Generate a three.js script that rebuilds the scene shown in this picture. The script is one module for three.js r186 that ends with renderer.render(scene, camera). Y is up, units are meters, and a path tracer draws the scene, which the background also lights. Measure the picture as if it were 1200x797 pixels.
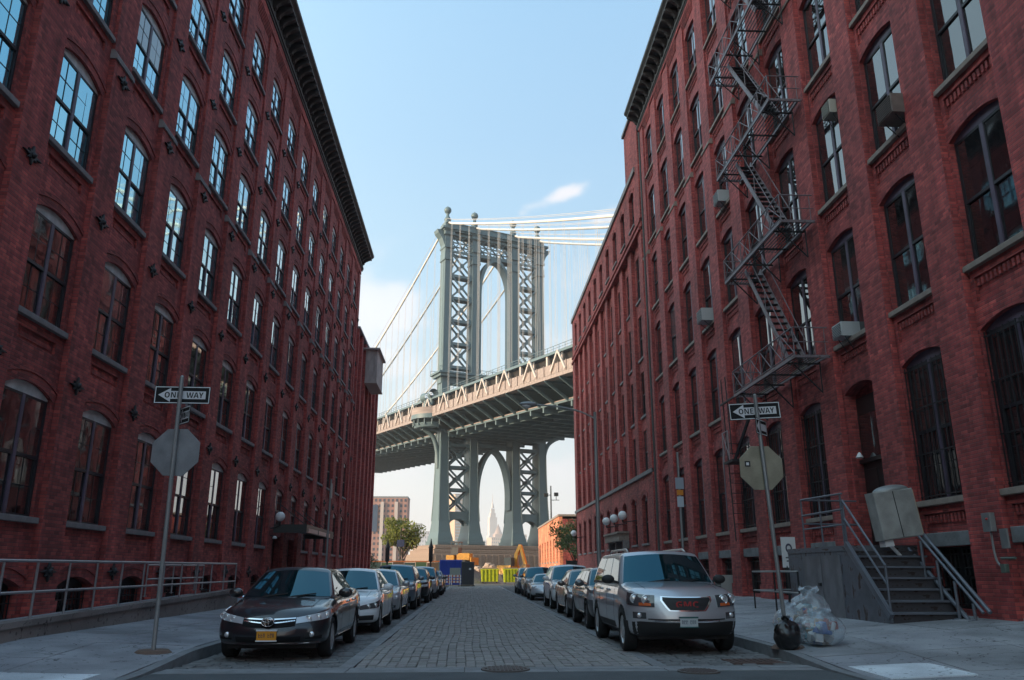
import * as THREE from 'three';
import { mergeGeometries, mergeVertices, toCreasedNormals } from 'three/addons/utils/BufferGeometryUtils.js';
import { FontLoader } from 'three/addons/loaders/FontLoader.js';
import { TextGeometry } from 'three/addons/geometries/TextGeometry.js';
import { Brush, Evaluator, SUBTRACTION } from 'three-bvh-csg';

// ------------------------------------------------------------------ camera, sky, sun, exposure
const scene = new THREE.Scene();
const camera = new THREE.PerspectiveCamera(45.95, 1024 / 680, 0.1, 9000);
camera.position.set(0, 1.38, 0);
camera.rotation.order = 'YXZ';
camera.rotation.set(THREE.MathUtils.degToRad(16.11), THREE.MathUtils.degToRad(-2.925), 0);
const renderer = new THREE.WebGLRenderer({ antialias: true });
renderer.toneMapping = THREE.LinearToneMapping;
renderer.toneMappingExposure = 1.1;
renderer.shadowMap.enabled = true;

const SUN = new THREE.Vector3(-0.95, 0.17, 0.2).normalize();
const sun = new THREE.DirectionalLight(new THREE.Color().setRGB(1, 0.74, 0.48), 5.0);
sun.position.copy(SUN).multiplyScalar(400); sun.target.position.set(0, 0, -100);
sun.castShadow = true; sun.shadow.mapSize.set(4096, 4096);
Object.assign(sun.shadow.camera, { left: -220, right: 220, top: 220, bottom: -220, near: 1, far: 900 });
scene.add(sun, sun.target);

// seeded random numbers and noise
let seed = 20240611;
const rnd = () => { seed = (seed + 0x6D2B79F5) | 0; let t = Math.imul(seed ^ (seed >>> 15), 1 | seed); t = (t + Math.imul(t ^ (t >>> 7), 61 | t)) ^ t; return ((t ^ (t >>> 14)) >>> 0) / 4294967296; };
const rr = (a, b) => a + (b - a) * rnd();
const clamp = (x, a, b) => Math.min(b, Math.max(a, x));
const lerp = (a, b, t) => a + (b - a) * t;
const sm = (a, b, x) => { const t = clamp((x - a) / (b - a), 0, 1); return t * t * (3 - 2 * t); };
const HT = new Float32Array(65536); for (let i = 0; i < 65536; i++) HT[i] = rnd();
const h2 = (x, y) => HT[((x * 73) ^ (y * 911) ^ ((x * y) & 255) * 17) & 65535];
const hh = (x, y) => HT[(Math.imul(x, 374761393) + Math.imul(y, 668265263) >>> 8) & 65535];
function vn(x, y, px, py) {           // value noise, periodic when px / py are given
  const xi = Math.floor(x), yi = Math.floor(y), fx = x - xi, fy = y - yi;
  const w = (a, p) => p ? ((a % p) + p) % p : a;
  const a = hh(w(xi, px), w(yi, py)), b = hh(w(xi + 1, px), w(yi, py)), c = hh(w(xi, px), w(yi + 1, py)), d = hh(w(xi + 1, px), w(yi + 1, py));
  const u = fx * fx * (3 - 2 * fx), v = fy * fy * (3 - 2 * fy);
  return a + (b - a) * u + (c - a) * v + (a - b - c + d) * u * v;
}
function fbm(x, y, o, px, py) { let s = 0, a = 0.5, n = 0; for (let i = 0; i < o; i++) { s += a * vn(x + i * 17, y + i * 31, px, py); n += a; a *= 0.5; x *= 2; y *= 2; px *= 2; py *= 2; } return s / n; }

// the sky: clear evening blue, pale at the horizon, brighter towards the sun, with clouds low down
{
  const w = 2048, h = 1024, data = new Float32Array(w * h * 4);
  const deg = 180 / Math.PI, ramp = pts => e => { if (e <= pts[0][0]) return pts[0][1]; for (let i = 1; i < pts.length; i++) if (e <= pts[i][0]) return lerp(pts[i - 1][1], pts[i][1], (e - pts[i - 1][0]) / (pts[i][0] - pts[i - 1][0])); return pts[pts.length - 1][1]; };
  const SR = ramp([[0, 0.84], [6, 0.74], [12, 0.58], [20, 0.45], [30, 0.365], [42, 0.31], [90, 0.26]]), SG = ramp([[0, 0.82], [6, 0.80], [12, 0.74], [20, 0.66], [30, 0.59], [42, 0.545], [90, 0.47]]), SB = ramp([[0, 0.78], [6, 0.82], [12, 0.84], [20, 0.84], [30, 0.83], [42, 0.81], [90, 0.76]]);
  for (let j = 0; j < h; j++) for (let i = 0; i < w; i++) {
    const el = ((j + 0.5) / h - 0.5) * Math.PI, th = ((i + 0.5) / w - 0.5) * 2 * Math.PI;
    const x = Math.cos(el) * Math.cos(th), y = Math.sin(el), z = Math.cos(el) * Math.sin(th);
    const e = el * deg, az = Math.atan2(x, -z) * deg;           // az 0 = up the street, + = right
    let r = SR(e), g = SG(e), b = SB(e);
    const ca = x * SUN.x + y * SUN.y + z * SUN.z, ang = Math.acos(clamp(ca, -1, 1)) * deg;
    const glow = 4.2 * Math.exp(-ang * ang / (2 * 36 * 36)), disc = 6 * Math.exp(-ang / 7);  // broad sun glow, strengthened out of view to lift the street light
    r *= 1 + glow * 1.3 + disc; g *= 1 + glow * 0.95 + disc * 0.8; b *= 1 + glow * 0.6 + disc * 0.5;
    if (e > -2) {                                               // clouds
      const n1 = fbm(az / 7 + 40, e / 4.6 + 11, 6), n2 = fbm(az / 22 + 7, e / 9 + 3, 4), n3 = fbm(az / 2.4 + 70, e / 1.7 + 20, 4);
      let c = sm(0.50, 0.68, n1 * 0.62 + n2 * 0.34 + n3 * 0.12 + 0.065) * sm(3, 9, e) * (1 - sm(18, 25, e));
      const wsp = fbm(az / 2.2 + e / 3 + 90, e / 0.9 - az / 5 + 60, 6), dx = (az - 6.6) / 3.0, dy = (e - 26.2 - (az - 6.6) * 0.3) / 0.62, q = 1 - dx * dx - dy * dy;
      const d2 = (az - 10.2) / 1.6, e2 = (e - 24.8 - (az - 10.2) * 0.2) / 0.8, q2 = 1 - d2 * d2 - e2 * e2;
      c *= 0.7; c = Math.max(c, 0.9 * sm(0.46, 0.92, wsp * 0.9 + 0.42 * Math.max(q, q2) * (Math.max(q, q2) > -1.5 ? 1 : 4)));
      c = clamp(Math.max(c * 0.92, 0.2 * (1 - sm(0, 14, e)) * sm(0.3, 0.6, n2)), 0, 1);
      const br = 1 + glow * 0.8, sh = 0.92 + 0.1 * n1;
      r = lerp(r, 0.93 * sh * br, c); g = lerp(g, 0.90 * sh * br, c); b = lerp(b, 0.92 * sh * br, c);
    } else { r *= 0.25; g *= 0.24; b *= 0.23; }
    const o = (j * w + i) * 4; data[o] = r; data[o + 1] = g; data[o + 2] = b; data[o + 3] = 1;
  }
  const tex = new THREE.DataTexture(data, w, h, THREE.RGBAFormat, THREE.FloatType);
  tex.mapping = THREE.EquirectangularReflectionMapping; tex.magFilter = tex.minFilter = THREE.LinearFilter; tex.needsUpdate = true;
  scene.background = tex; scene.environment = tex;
}

// ------------------------------------------------------------------ helpers
const V3 = (x, y, z) => new THREE.Vector3(x, y, z);
const C = (r, g, b) => new THREE.Color().setRGB(r, g, b);
const used = {};
const numbered = n => { const k = used[n] = (used[n] ?? -1) + 1; return k ? `${n}_${String(k).padStart(3, '0')}` : n; };
function tag(o, label, category, group, kind) { o.userData.label = label; if (category) o.userData.category = category; if (group) o.userData.group = group; if (kind) o.userData.kind = kind; return o; }
function thing(name, label, category, pos = [0, 0, 0], turn = 0, group) { const o = new THREE.Group(); o.name = numbered(name); o.position.set(...pos); o.rotation.y = turn; scene.add(o); return tag(o, label, category, group); }
function mesh(name, geo, mat, parent) { const m = new THREE.Mesh(Array.isArray(geo) ? merge(geo) : geo, mat); m.name = parent ? name : numbered(name); m.castShadow = m.receiveShadow = true; (parent || scene).add(m); return m; }
function struct(name, geo, mat) { const m = mesh(name, geo, mat); m.userData.kind = 'structure'; return m; }
const prep = g => { let o = g.index ? g.toNonIndexed() : g; for (const k of Object.keys(o.attributes)) if (!['position', 'normal', 'uv'].includes(k)) o.deleteAttribute(k); if (!o.attributes.normal) o.computeVertexNormals(); if (!o.attributes.uv) o.setAttribute('uv', new THREE.BufferAttribute(new Float32Array(o.attributes.position.count * 2), 2)); o.morphAttributes = {}; return o; };
const merge = l => l.length === 1 ? prep(l[0]) : mergeGeometries(l.map(prep));
function muv(g0) {                    // uv in metres from the face direction
  const g = prep(g0), p = g.attributes.position, n = g.attributes.normal, uv = g.attributes.uv;
  for (let i = 0; i < p.count; i += 3) {
    const nx = Math.abs(n.getX(i) + n.getX(i + 1) + n.getX(i + 2)), ny = Math.abs(n.getY(i) + n.getY(i + 1) + n.getY(i + 2)), nz = Math.abs(n.getZ(i) + n.getZ(i + 1) + n.getZ(i + 2));
    for (let k = i; k < i + 3; k++) { const x = p.getX(k), y = p.getY(k), z = p.getZ(k); if (nz >= nx && nz >= ny) uv.setXY(k, x, y); else if (nx >= ny) uv.setXY(k, z + 0.11, y); else uv.setXY(k, x, z); }
  }
  return g;
}
const box = (w, h, d, x = 0, y = 0, z = 0) => { const g = new THREE.BoxGeometry(w, h, d); g.translate(x, y, z); return g; };
const bx = (x0, x1, y0, y1, z0, z1) => box(x1 - x0, y1 - y0, z1 - z0, (x0 + x1) / 2, (y0 + y1) / 2, (z0 + z1) / 2);
function bevelBox(w, h, d, b, x = 0, y = 0, z = 0) { const s = new THREE.Shape(); const a = w / 2 - b, c = h / 2 - b; s.moveTo(-a, -c); s.lineTo(a, -c); s.lineTo(a, c); s.lineTo(-a, c); s.closePath(); const g = new THREE.ExtrudeGeometry(s, { depth: d - 2 * b, bevelThickness: b, bevelSize: b, bevelSegments: 2, steps: 1 }); g.translate(x, y, z - d / 2 + b); return g; }
function rod(a, b, r, seg = 6, r2) { const d = b.clone().sub(a), g = new THREE.CylinderGeometry(r2 ?? r, r, d.length(), seg); g.applyQuaternion(new THREE.Quaternion().setFromUnitVectors(V3(0, 1, 0), d.clone().normalize())); g.translate((a.x + b.x) / 2, (a.y + b.y) / 2, (a.z + b.z) / 2); return g; }
function bar(a, b, w, t, up = V3(0, 1, 0)) { // rectangular bar from a to b; w along up, t across
  const d = b.clone().sub(a), l = d.length(), z = d.normalize(); let x = up.clone().cross(z); if (x.lengthSq() < 1e-6) x = V3(1, 0, 0).cross(z); x.normalize(); const y = z.clone().cross(x);
  const g = new THREE.BoxGeometry(t, w, l); g.applyMatrix4(new THREE.Matrix4().makeBasis(x, y, z).setPosition((a.x + b.x) / 2, (a.y + b.y) / 2, (a.z + b.z) / 2)); return g;
}
function extr(pts, depth, holes = [], opt = {}) { const s = pts instanceof THREE.Shape ? pts : new THREE.Shape(pts.map(p => new THREE.Vector2(...p))); for (const h of holes) s.holes.push(h instanceof THREE.Path ? h : new THREE.Path(h.map(p => new THREE.Vector2(...p)))); return new THREE.ExtrudeGeometry(s, { depth, bevelEnabled: false, curveSegments: 8, ...opt }); }
const lathe = (pts, seg = 20) => new THREE.LatheGeometry(pts.map(p => new THREE.Vector2(...p)), seg);
const put = (g, x, y, z) => { g.translate(x, y, z); return g; };

// ------------------------------------------------------------------ textures (colour, grain and relief only)
function byteTex(n, f, srgb, m = n) { const d = new Uint8Array(n * m * 4); for (let j = 0; j < m; j++) for (let i = 0; i < n; i++) { const v = f(i, j), o = (j * n + i) * 4; d[o] = clamp(v[0], 0, 1) * 255; d[o + 1] = clamp(v[1], 0, 1) * 255; d[o + 2] = clamp(v[2], 0, 1) * 255; d[o + 3] = 255; } const t = new THREE.DataTexture(d, n, m); t.wrapS = t.wrapT = THREE.RepeatWrapping; t.magFilter = THREE.LinearFilter; t.minFilter = THREE.LinearMipmapLinearFilter; t.generateMipmaps = true; if (srgb) t.colorSpace = THREE.SRGBColorSpace; t.needsUpdate = true; return t; }
const BT = 9.6, BN = 2048;            // brick texture: 9.6 m square, 128 courses of 75 mm
const brickInfo = (i, j) => { const r = Math.floor(j / 16), n = 43, L = BN / n, x = i + (r & 1 ? L / 2 : 0) + (r % 6 === 0 ? L / 4 : 0); const k = Math.floor(x / L) % n, fx = x - Math.floor(x / L) * L, fy = j % 16; return [r, k, fx < 2 || fy < 2]; };
const brickMap = byteTex(BN, (i, j) => {
  const [r, k, m] = brickInfo(i, j), st = fbm(i / 256, j / 256, 4, 8, 8), sk = fbm(i / 32, j / 512, 3, 64, 4), fn = hh(i * 3 + 5, j * 7 + 1), v = hh(k * 13 + 3, r * 29 + 7), w = hh(k * 7 + 91, r * 3 + 17), odd = w > 0.95 ? 0.86 : w < 0.06 ? 1.1 : 1;
  const q = (1 + 0.3 * (v - 0.5) + 0.12 * (fn - 0.5) + 0.36 * (st - 0.5) + 0.34 * (sk - 0.5));
  return m ? [0.47 * q, 0.33 * q, 0.315 * q] : [0.725 * q * odd, (0.335 + 0.03 * (v - 0.5)) * q * odd, 0.305 * q * odd];
}, true);
const brickBump = byteTex(BN, (i, j) => { const [, , m] = brickInfo(i, j); const v = (m ? 0.15 : 0.8) + 0.2 * (hh(i * 5, j * 3) - 0.5); return [v, v, v]; });
brickMap.repeat.set(1 / BT, 1 / BT); brickBump.repeat.set(1 / BT, 1 / BT);
const grain = (n, s, a, b, sc, per = 8) => { const t = byteTex(n, (i, j) => { const c = fbm(i / n * per, j / n * per, 5, per, per), f = hh(i * 3 + s, j * 5 + s); const v = 0.92 + a * (c - 0.5) + b * (f - 0.5); return [v, v, v]; }, true); t.repeat.set(1 / sc, 1 / sc); return t; };
const concTex = byteTex(1024, (i, j) => { const c = fbm(i / 128, j / 128, 5, 8, 8), d = fbm(i / 300 + 5, j / 300, 3), f = hh(i * 3 + 3, j * 5 + 3), gum = (() => { const gx = Math.floor(i / 32), gy = Math.floor(j / 32); if (hh(gx * 5 + 1, gy * 9 + 2) < 0.72) return 1; const cx = (gx + 0.2 + 0.6 * hh(gx, gy + 40)) * 32, cy = (gy + 0.2 + 0.6 * hh(gx + 70, gy)) * 32; return Math.hypot(i - cx, j - cy) < 2.5 + 4 * hh(gx + 9, gy + 9) ? 0.74 : 1; })(), ck = Math.abs(fbm(i / 200 + 60, j / 200 + 9, 5) - 0.5) < 0.0035 ? 0.6 : 1, v = (0.9 + 0.34 * (c - 0.5) + 0.18 * (f - 0.5) + 0.2 * (d - 0.5)) * gum * ck; return [v, v, v * 1.01]; }, true), _c = concTex.repeat.set(1 / 5, 1 / 5), asphTex = grain(1024, 9, 0.35, 0.5, 4), stoneTex = grain(512, 21, 0.3, 0.3, 1.3), metalTex = grain(512, 33, 0.35, 0.1, 2), rustTex = byteTex(512, (i, j) => { const c = fbm(i / 64, j / 64, 5, 8, 8), s = fbm(i / 16 + 3, j / 128, 4, 32, 4), k = sm(0.56, 0.66, c * 0.6 + s * 0.4), f = 0.92 + 0.3 * (c - 0.5) + 0.12 * (hh(i * 3, j * 7) - 0.5); return [lerp(f, 0.62, k), lerp(f, 0.46, k), lerp(f, 0.38, k)]; }, true);
rustTex.repeat.set(0.7, 0.7);
const bumpOf = t => { const c = t.clone(); c.colorSpace = THREE.NoColorSpace; c.needsUpdate = true; return c; };
const glassBump = byteTex(512, (i, j) => { const v = fbm(i / 512 * 5, j / 512 * 5, 2, 5, 5); return [v, v, v]; }); glassBump.repeat.set(0.45, 0.45);
const std = (c, r = 0.8, o = {}) => new THREE.MeshStandardMaterial({ color: c, roughness: r, ...o });
const phy = (c, r, o = {}) => new THREE.MeshPhysicalMaterial({ color: c, roughness: r, ...o });
const brickMat = (c, r = 0.85) => std(c, r, { map: brickMap, bumpMap: brickBump, bumpScale: 0.009 });
const M = {
  brickL: brickMat(C(0.70, 0.70, 0.76)), brickR: brickMat(C(0.72, 0.66, 0.76), 0.75), brickFar: brickMat(C(0.70, 0.70, 0.76)), brickTanSunlit: brickMat(C(1.5, 2.5, 1.6)),  // the last brick tint has the evening sunlight put into its colour
  stone: std(C(0.27, 0.25, 0.25), 0.85, { map: stoneTex }), stoneTan: std(C(0.34, 0.28, 0.24), 0.85, { map: stoneTex }), stoneGrey: std(C(0.25, 0.26, 0.27), 0.9, { map: stoneTex }),
  frameDark: std(C(0.022, 0.02, 0.026), 0.5), frameMauve: std(C(0.13, 0.10, 0.15), 0.5, { map: metalTex }), headGrey: std(C(0.62, 0.64, 0.64), 0.6, { map: metalTex }),
  iron: std(C(0.016, 0.016, 0.019), 0.55), cornice: std(C(0.062, 0.052, 0.05), 0.7, { map: metalTex }), corniceR: std(C(0.085, 0.085, 0.085), 0.65, { map: metalTex }),
  steel: std(C(0.42, 0.44, 0.47), 0.38, { metalness: 0.75, map: metalTex }), galv: std(C(0.36, 0.37, 0.37), 0.5, { metalness: 0.5, map: metalTex }),
  concrete: std(C(0.36, 0.37, 0.38), 0.92, { map: concTex, bumpMap: bumpOf(concTex), bumpScale: 0.004 }), asphalt: std(C(0.115, 0.125, 0.13), 0.92, { map: asphTex, bumpMap: bumpOf(asphTex), bumpScale: 0.008 }),
  ramp: std(C(0.30, 0.26, 0.235), 0.92, { map: concTex, bumpMap: bumpOf(concTex), bumpScale: 0.004 }), ground: std(C(0.16, 0.14, 0.12), 0.95, { map: asphTex }),
  black: std(C(0.012, 0.012, 0.013), 0.6), rubber: std(C(0.018, 0.018, 0.019), 0.85), white: std(C(0.75, 0.76, 0.77), 0.5), globe: std(C(0.8, 0.82, 0.83), 0.25),
};
const glassOf = (c, r = 0.03, m = 0) => phy(c, r, { metalness: m, clearcoat: 1, clearcoatRoughness: 0.02, ior: 1.6, bumpMap: glassBump, bumpScale: 0.004 });
M.glassDark = [0.006, 0.01, 0.016, 0.008].map(v => phy(C(v, v * 1.1, v * 1.2), 0.03, { clearcoat: 1, clearcoatRoughness: 0.02, ior: 2.0, bumpMap: glassBump, bumpScale: 0.004 }));
M.glassDull = [0.008, 0.012, 0.016, 0.01].map(v => phy(C(v, v * 1.1, v * 1.2), 0.12, { ior: 1.25, bumpMap: glassBump, bumpScale: 0.004 }));  // low index and soft gloss, so these panes reflect little and stay dark
M.glassTint = [glassOf(C(0.24, 0.6, 0.72), 0.03, 0.88), glassOf(C(0.18, 0.52, 0.64), 0.04, 0.85), glassOf(C(0.28, 0.64, 0.74), 0.03, 0.88), glassOf(C(0.2, 0.54, 0.68), 0.05, 0.86)];
M.glass = [glassOf(C(0.006, 0.007, 0.008)), glassOf(C(0.012, 0.013, 0.015)), glassOf(C(0.025, 0.024, 0.024)), glassOf(C(0.009, 0.009, 0.011), 0.05)];
M.glassBlind = [glassOf(C(0.10, 0.105, 0.11)), glassOf(C(0.055, 0.055, 0.06))];
// ------------------------------------------------------------------ ground, road, pavements
const EDGE_L = -4.45, EDGE_R = 5.2, WALL_L = -9.3, WALL_R = 10.3;
// height of the pavement: it climbs from the kerb to the walls and drops at the street corner
const cornerK = z => sm(-11.6, -14.6, z);
const padY = (x, z) => { const k = cornerK(z); const h = 0.015 + 0.135 * k; return x < 0 ? h + (EDGE_L - x) * 0.041 * (0.45 + 0.55 * k) : h + (x - EDGE_R) * 0.067 * (0.55 + 0.45 * k); };
function slab(x0, x1, z0, z1, top, thick, gap = 0.009) {
  x0 += gap; x1 -= gap; z0 += gap; z1 -= gap;
  const q = [[x0, z0], [x1, z0], [x1, z1], [x0, z1]].map(([x, z]) => V3(x, top(x, z), z)), b = q.map(p => V3(p.x, p.y - thick, p.z)), P = [];
  const f = (a, bb, c, d) => P.push(a, bb, c, a, c, d);
  f(q[0], q[3], q[2], q[1]); f(q[0], q[1], b[1], b[0]); f(q[1], q[2], b[2], b[1]); f(q[2], q[3], b[3], b[2]); f(q[3], q[0], b[0], b[3]);
  const g = new THREE.BufferGeometry().setFromPoints(P); g.computeVertexNormals(); return muv(g);
}
struct('ground', muv(put(new THREE.PlaneGeometry(9000, 9000).rotateX(-Math.PI / 2), 0, -0.09, -2000)), M.ground);
struct('road', [muv(bx(-60, 60, -0.3, 0, -12.3, 40))], M.asphalt);
struct('street_bed', [muv(bx(EDGE_L, EDGE_R, -0.3, -0.045, -84, -12.32))], std(C(0.12, 0.115, 0.11), 0.95));
{
  const tones = [0.335, 0.36, 0.38, 0.345].map((t, i) => std(C(t * 0.98, t * 1.0, t * (1.03 + 0.01 * i)), 0.92, { map: concTex, bumpMap: M.concrete.bumpMap, bumpScale: 0.004 }));
  for (const side of [-1, 1]) {
    const sw = new THREE.Group(); sw.name = numbered('sidewalk'); sw.userData.kind = 'structure'; scene.add(sw);
    const xs = side < 0 ? [-9.6, -7.95, -6.3, EDGE_L - 0.18] : [EDGE_R + 0.18, 6.85, 8.6, 10.6];
    for (let c = 0; c < 3; c++) for (let z = -8; z > -80; z -= 1.72) {
      const zz = z - (c === 1 ? 0.0 : 0.0);
      mesh('slab', slab(xs[c], xs[c + 1], zz - 1.72, zz, (x, q) => padY(x, q) + (hh(c * 9 + 4, Math.round(zz * 10)) - 0.5) * 0.006, 0.3), tones[Math.floor(hh(c * 31 + 7 + side, Math.round(zz * 13)) * 4)], sw);
    }
    const base = mesh('pavement_bed', slab(side < 0 ? -60 : EDGE_R + 0.1, side < 0 ? EDGE_L - 0.1 : 60, -80, -8, (x, z) => padY(clamp(x, -9.6, 10.6), z) - 0.02, 0.3), std(C(0.09, 0.09, 0.09), 0.95), sw);
    const kb = new THREE.Group(); kb.name = numbered('kerb'); kb.userData.kind = 'structure'; scene.add(kb);
    for (let z = -8; z > -84; z -= 2.05) {
      const x0 = side < 0 ? EDGE_L - 0.18 : EDGE_R, g = slab(x0, x0 + 0.18, z - 2.05, z, (x, q) => padY(side < 0 ? EDGE_L : EDGE_R, q) + 0.006 + (hh(77 + side, Math.round(z * 10)) - 0.5) * 0.01, 0.4, 0.004);
      mesh('kerb_stone', g, M.stoneGrey, kb);
    }
  }
  // pale concrete plates let into the corner ramps
  const pale = std(C(0.8, 0.85, 0.88), 0.85, { map: concTex });
  tag(mesh('ramp_plate', slab(-6.35, -4.95, -12.15, -11.0, (x, z) => padY(x, z) + 0.016, 0.06), pale), 'pale concrete plate let into the pavement corner beside the dark sedan', 'plate');
  tag(mesh('ramp_plate', slab(5.5, 6.7, -12.25, -11.0, (x, z) => padY(x, z) + 0.016, 0.06), pale), 'pale concrete plate let into the pavement corner before the rubbish bags', 'plate');
}
// paving: long granite setts in the middle, small cobbles in the parking lanes, edging and a header of long slabs
{
  const setts = [0.27, 0.295, 0.32, 0.285, 0.25].map((t, i) => std(C(t * 1.1, t * (1.01 + 0.01 * i), t * 0.98), 0.86, { map: stoneTex }));
  const pav = new THREE.Group(); pav.name = 'sett_paving'; pav.userData.kind = 'structure'; scene.add(pav);
  const sett = (w, l, h, b) => { // box with chamfered top
    const t = [[-w / 2 + b, l / 2 - b], [w / 2 - b, l / 2 - b], [w / 2 - b, -l / 2 + b], [-w / 2 + b, -l / 2 + b]].map(([x, z]) => V3(x, 0, z)), m = [[-w / 2, l / 2], [w / 2, l / 2], [w / 2, -l / 2], [-w / 2, -l / 2]].map(([x, z]) => V3(x, -b * 0.8, z)), q = m.map(p => V3(p.x, -h, p.z)), P = [];
    const f = (a, bb, c, d) => P.push(a, bb, c, a, c, d); f(t[0], t[1], t[2], t[3]);
    for (let i = 0; i < 4; i++) { const k = (i + 1) % 4; f(m[i], m[k], t[k], t[i]); f(q[i], q[k], m[k], m[i]); }
    const g = new THREE.BufferGeometry().setFromPoints(P); g.computeVertexNormals(); return muv(g);
  };
  const X0 = -1.72, X1 = 2.82, NC = 30, W = (X1 - X0) / NC, Ln = 0.31, variants = [0, 1, 2].map(i => sett(W - 0.007, Ln - 0.008, 0.06, 0.009 + 0.002 * i));
  let shown = 0; const rest = setts.map(() => []);
  const stagger = Array.from({ length: NC }, () => rr(-0.2, 0.2));
  for (let row = 0; row < 226; row++) for (let c = 0; c < NC; c++) {
    const z = -13.1 - row * Ln + (c & 1 ? Ln * 0.5 : 0) * 0 - Math.abs(stagger[c]) + (row ? rr(-0.01, 0.01) : 0), x = X0 + (c + 0.5) * W + rr(-0.006, 0.006) + 0.022 * Math.sin(z * 0.9 + c * 0.09), y = rr(-0.012, 0.004) + 0.012 * (vn(x * 0.8 + 9, z * 0.5 + 200) - 0.5), k = Math.floor(rnd() * 5);
    const far = z < -60; if (far && row % 1) continue;
    if (shown < 300) { const m = mesh('sett', variants[k % 3], setts[k], pav); m.position.set(x, y, z); m.rotation.set(rr(-0.02, 0.02), rr(-0.02, 0.02), rr(-0.02, 0.02)); shown++; }
    else { const g = variants[k % 3].clone(); g.rotateY(rr(-0.02, 0.02)); g.translate(x, y, z); rest[k].push(g); }
  }
  rest.forEach((l, i) => { const m = mesh('sett_rows', l, setts[i], pav); m.userData.kind = 'stuff'; });
  const cob = [0.16, 0.19, 0.22].map(t => std(C(t, t * 1.0, t * 1.0), 0.85, { map: stoneTex }));
  const lane = new THREE.Group(); lane.name = 'cobbled_lanes'; lane.userData.kind = 'structure'; scene.add(lane);
  const lists = [[], [], []];
  for (const [a, b] of [[EDGE_L, -1.94], [3.04, EDGE_R]]) for (let z = -13.02; z > -82; z -= 0.135) { let x = a + rr(0, 0.08); while (x < b - 0.1) { const l = Math.min(rr(0.19, 0.28), b - x); const g = sett(l - 0.014, 0.121, 0.05, 0.014); g.rotateX(rr(-0.03, 0.03)); g.rotateZ(rr(-0.03, 0.03)); g.translate(x + l / 2, rr(-0.022, 0), z - 0.06); lists[Math.floor(rnd() * 3)].push(g); x += l; } }
  lists.forEach((l, i) => { const m = mesh('cobbles', l, cob[i], lane); m.userData.kind = 'stuff'; });
  const edg = new THREE.Group(); edg.name = 'paving_edging'; edg.userData.kind = 'structure'; scene.add(edg);
  const em = [0.27, 0.3].map(t => std(C(t * 0.98, t, t * 1.03), 0.85, { map: stoneTex }));
  for (const x of [-1.83, 2.93]) for (let z = -12.98, i = 0; z > -83; z -= 1.2, i++) mesh('edging_slab', slab(x - 0.11, x + 0.11, z - 1.2, z, () => 0.002 + (hh(i, 5) - 0.5) * 0.006, 0.06, 0.005), em[i & 1], edg);
  for (let i = 0, x = EDGE_L; x < EDGE_R - 0.1; i++) { const l = Math.min([1.5, 1.2, 1.7, 1.35, 1.6][i % 5], EDGE_R - x); mesh('header_slab', slab(x, x + l, -12.66, -12.32, () => 0.003 + (hh(i, 8) - 0.5) * 0.006, 0.1, 0.006), em[i & 1], edg); mesh('header_slab', slab(x + (i ? 0 : 0.0), x + l, -12.97, -12.67, () => 0.0 + (hh(i, 3) - 0.5) * 0.006, 0.1, 0.006), em[(i + 1) & 1], edg); x += l; }
  // iron covers in the road
  const cover = (x, z, r, label) => { const t = thing('manhole_cover', label, 'manhole cover', [x, 0.0, z]); mesh('rim', put(new THREE.CylinderGeometry(r, r, 0.03, 36), 0, 0.004, 0), std(C(0.13, 0.11, 0.10), 0.8), t); const l = []; for (let i = -5; i <= 5; i++) for (let k = -5; k <= 5; k++) if (Math.hypot(i, k) * 0.16 < 0.82) l.push(box(r * 0.1, 0.012, r * 0.1, i * r * 0.16, 0.024, k * r * 0.16)); mesh('tread', l, std(C(0.12, 0.095, 0.09), 0.7), t); };
  cover(0.55, -12.62, 0.36, 'round rusty manhole cover in the stone header of the street');
  cover(3.3, -12.2, 0.3, 'reddish round manhole cover in the asphalt before the silver car');
  tag(mesh('drain_patch', [muv(bx(4.15, 5.0, -0.05, 0.006, -13.9, -13.25)), ...Array.from({ length: 7 }, (_, i) => bx(4.2 + i * 0.11, 4.26 + i * 0.11, 0.006, 0.016, -13.82, -13.33))], std(C(0.11, 0.07, 0.06), 0.85)), 'rusty square drain cover beside the kerb before the silver car', 'drain cover');
}

// ------------------------------------------------------------------ windows and facades (local x along the wall, y up, z out of the wall)
const arcOf = (w, rise) => { const R = (w * w / 4 + rise * rise) / (2 * rise); return { R, a: Math.asin(w / 2 / R) }; };
function archPath(cx, y0, w, h, rise, P = THREE.Path) { const p = new P(), { R, a } = arcOf(w, rise); p.moveTo(cx - w / 2, y0); p.lineTo(cx + w / 2, y0); p.lineTo(cx + w / 2, y0 + h); p.absarc(cx, y0 + h + rise - R, R, Math.PI / 2 - a, Math.PI / 2 + a, false); p.lineTo(cx - w / 2, y0); return p; }
function archBand(w, h, rise, t0, t1, depth, z0) { const { R, a } = arcOf(w, rise), s = new THREE.Shape(), cy = h + rise - R, b = a * 1.06; s.absarc(0, cy, R + t0, Math.PI / 2 - b, Math.PI / 2 + b, false); s.absarc(0, cy, R + t1, Math.PI / 2 + b, Math.PI / 2 - b, true); return muv(put(extr(s, depth), 0, 0, z0)); }
const winCache = {};
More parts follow.
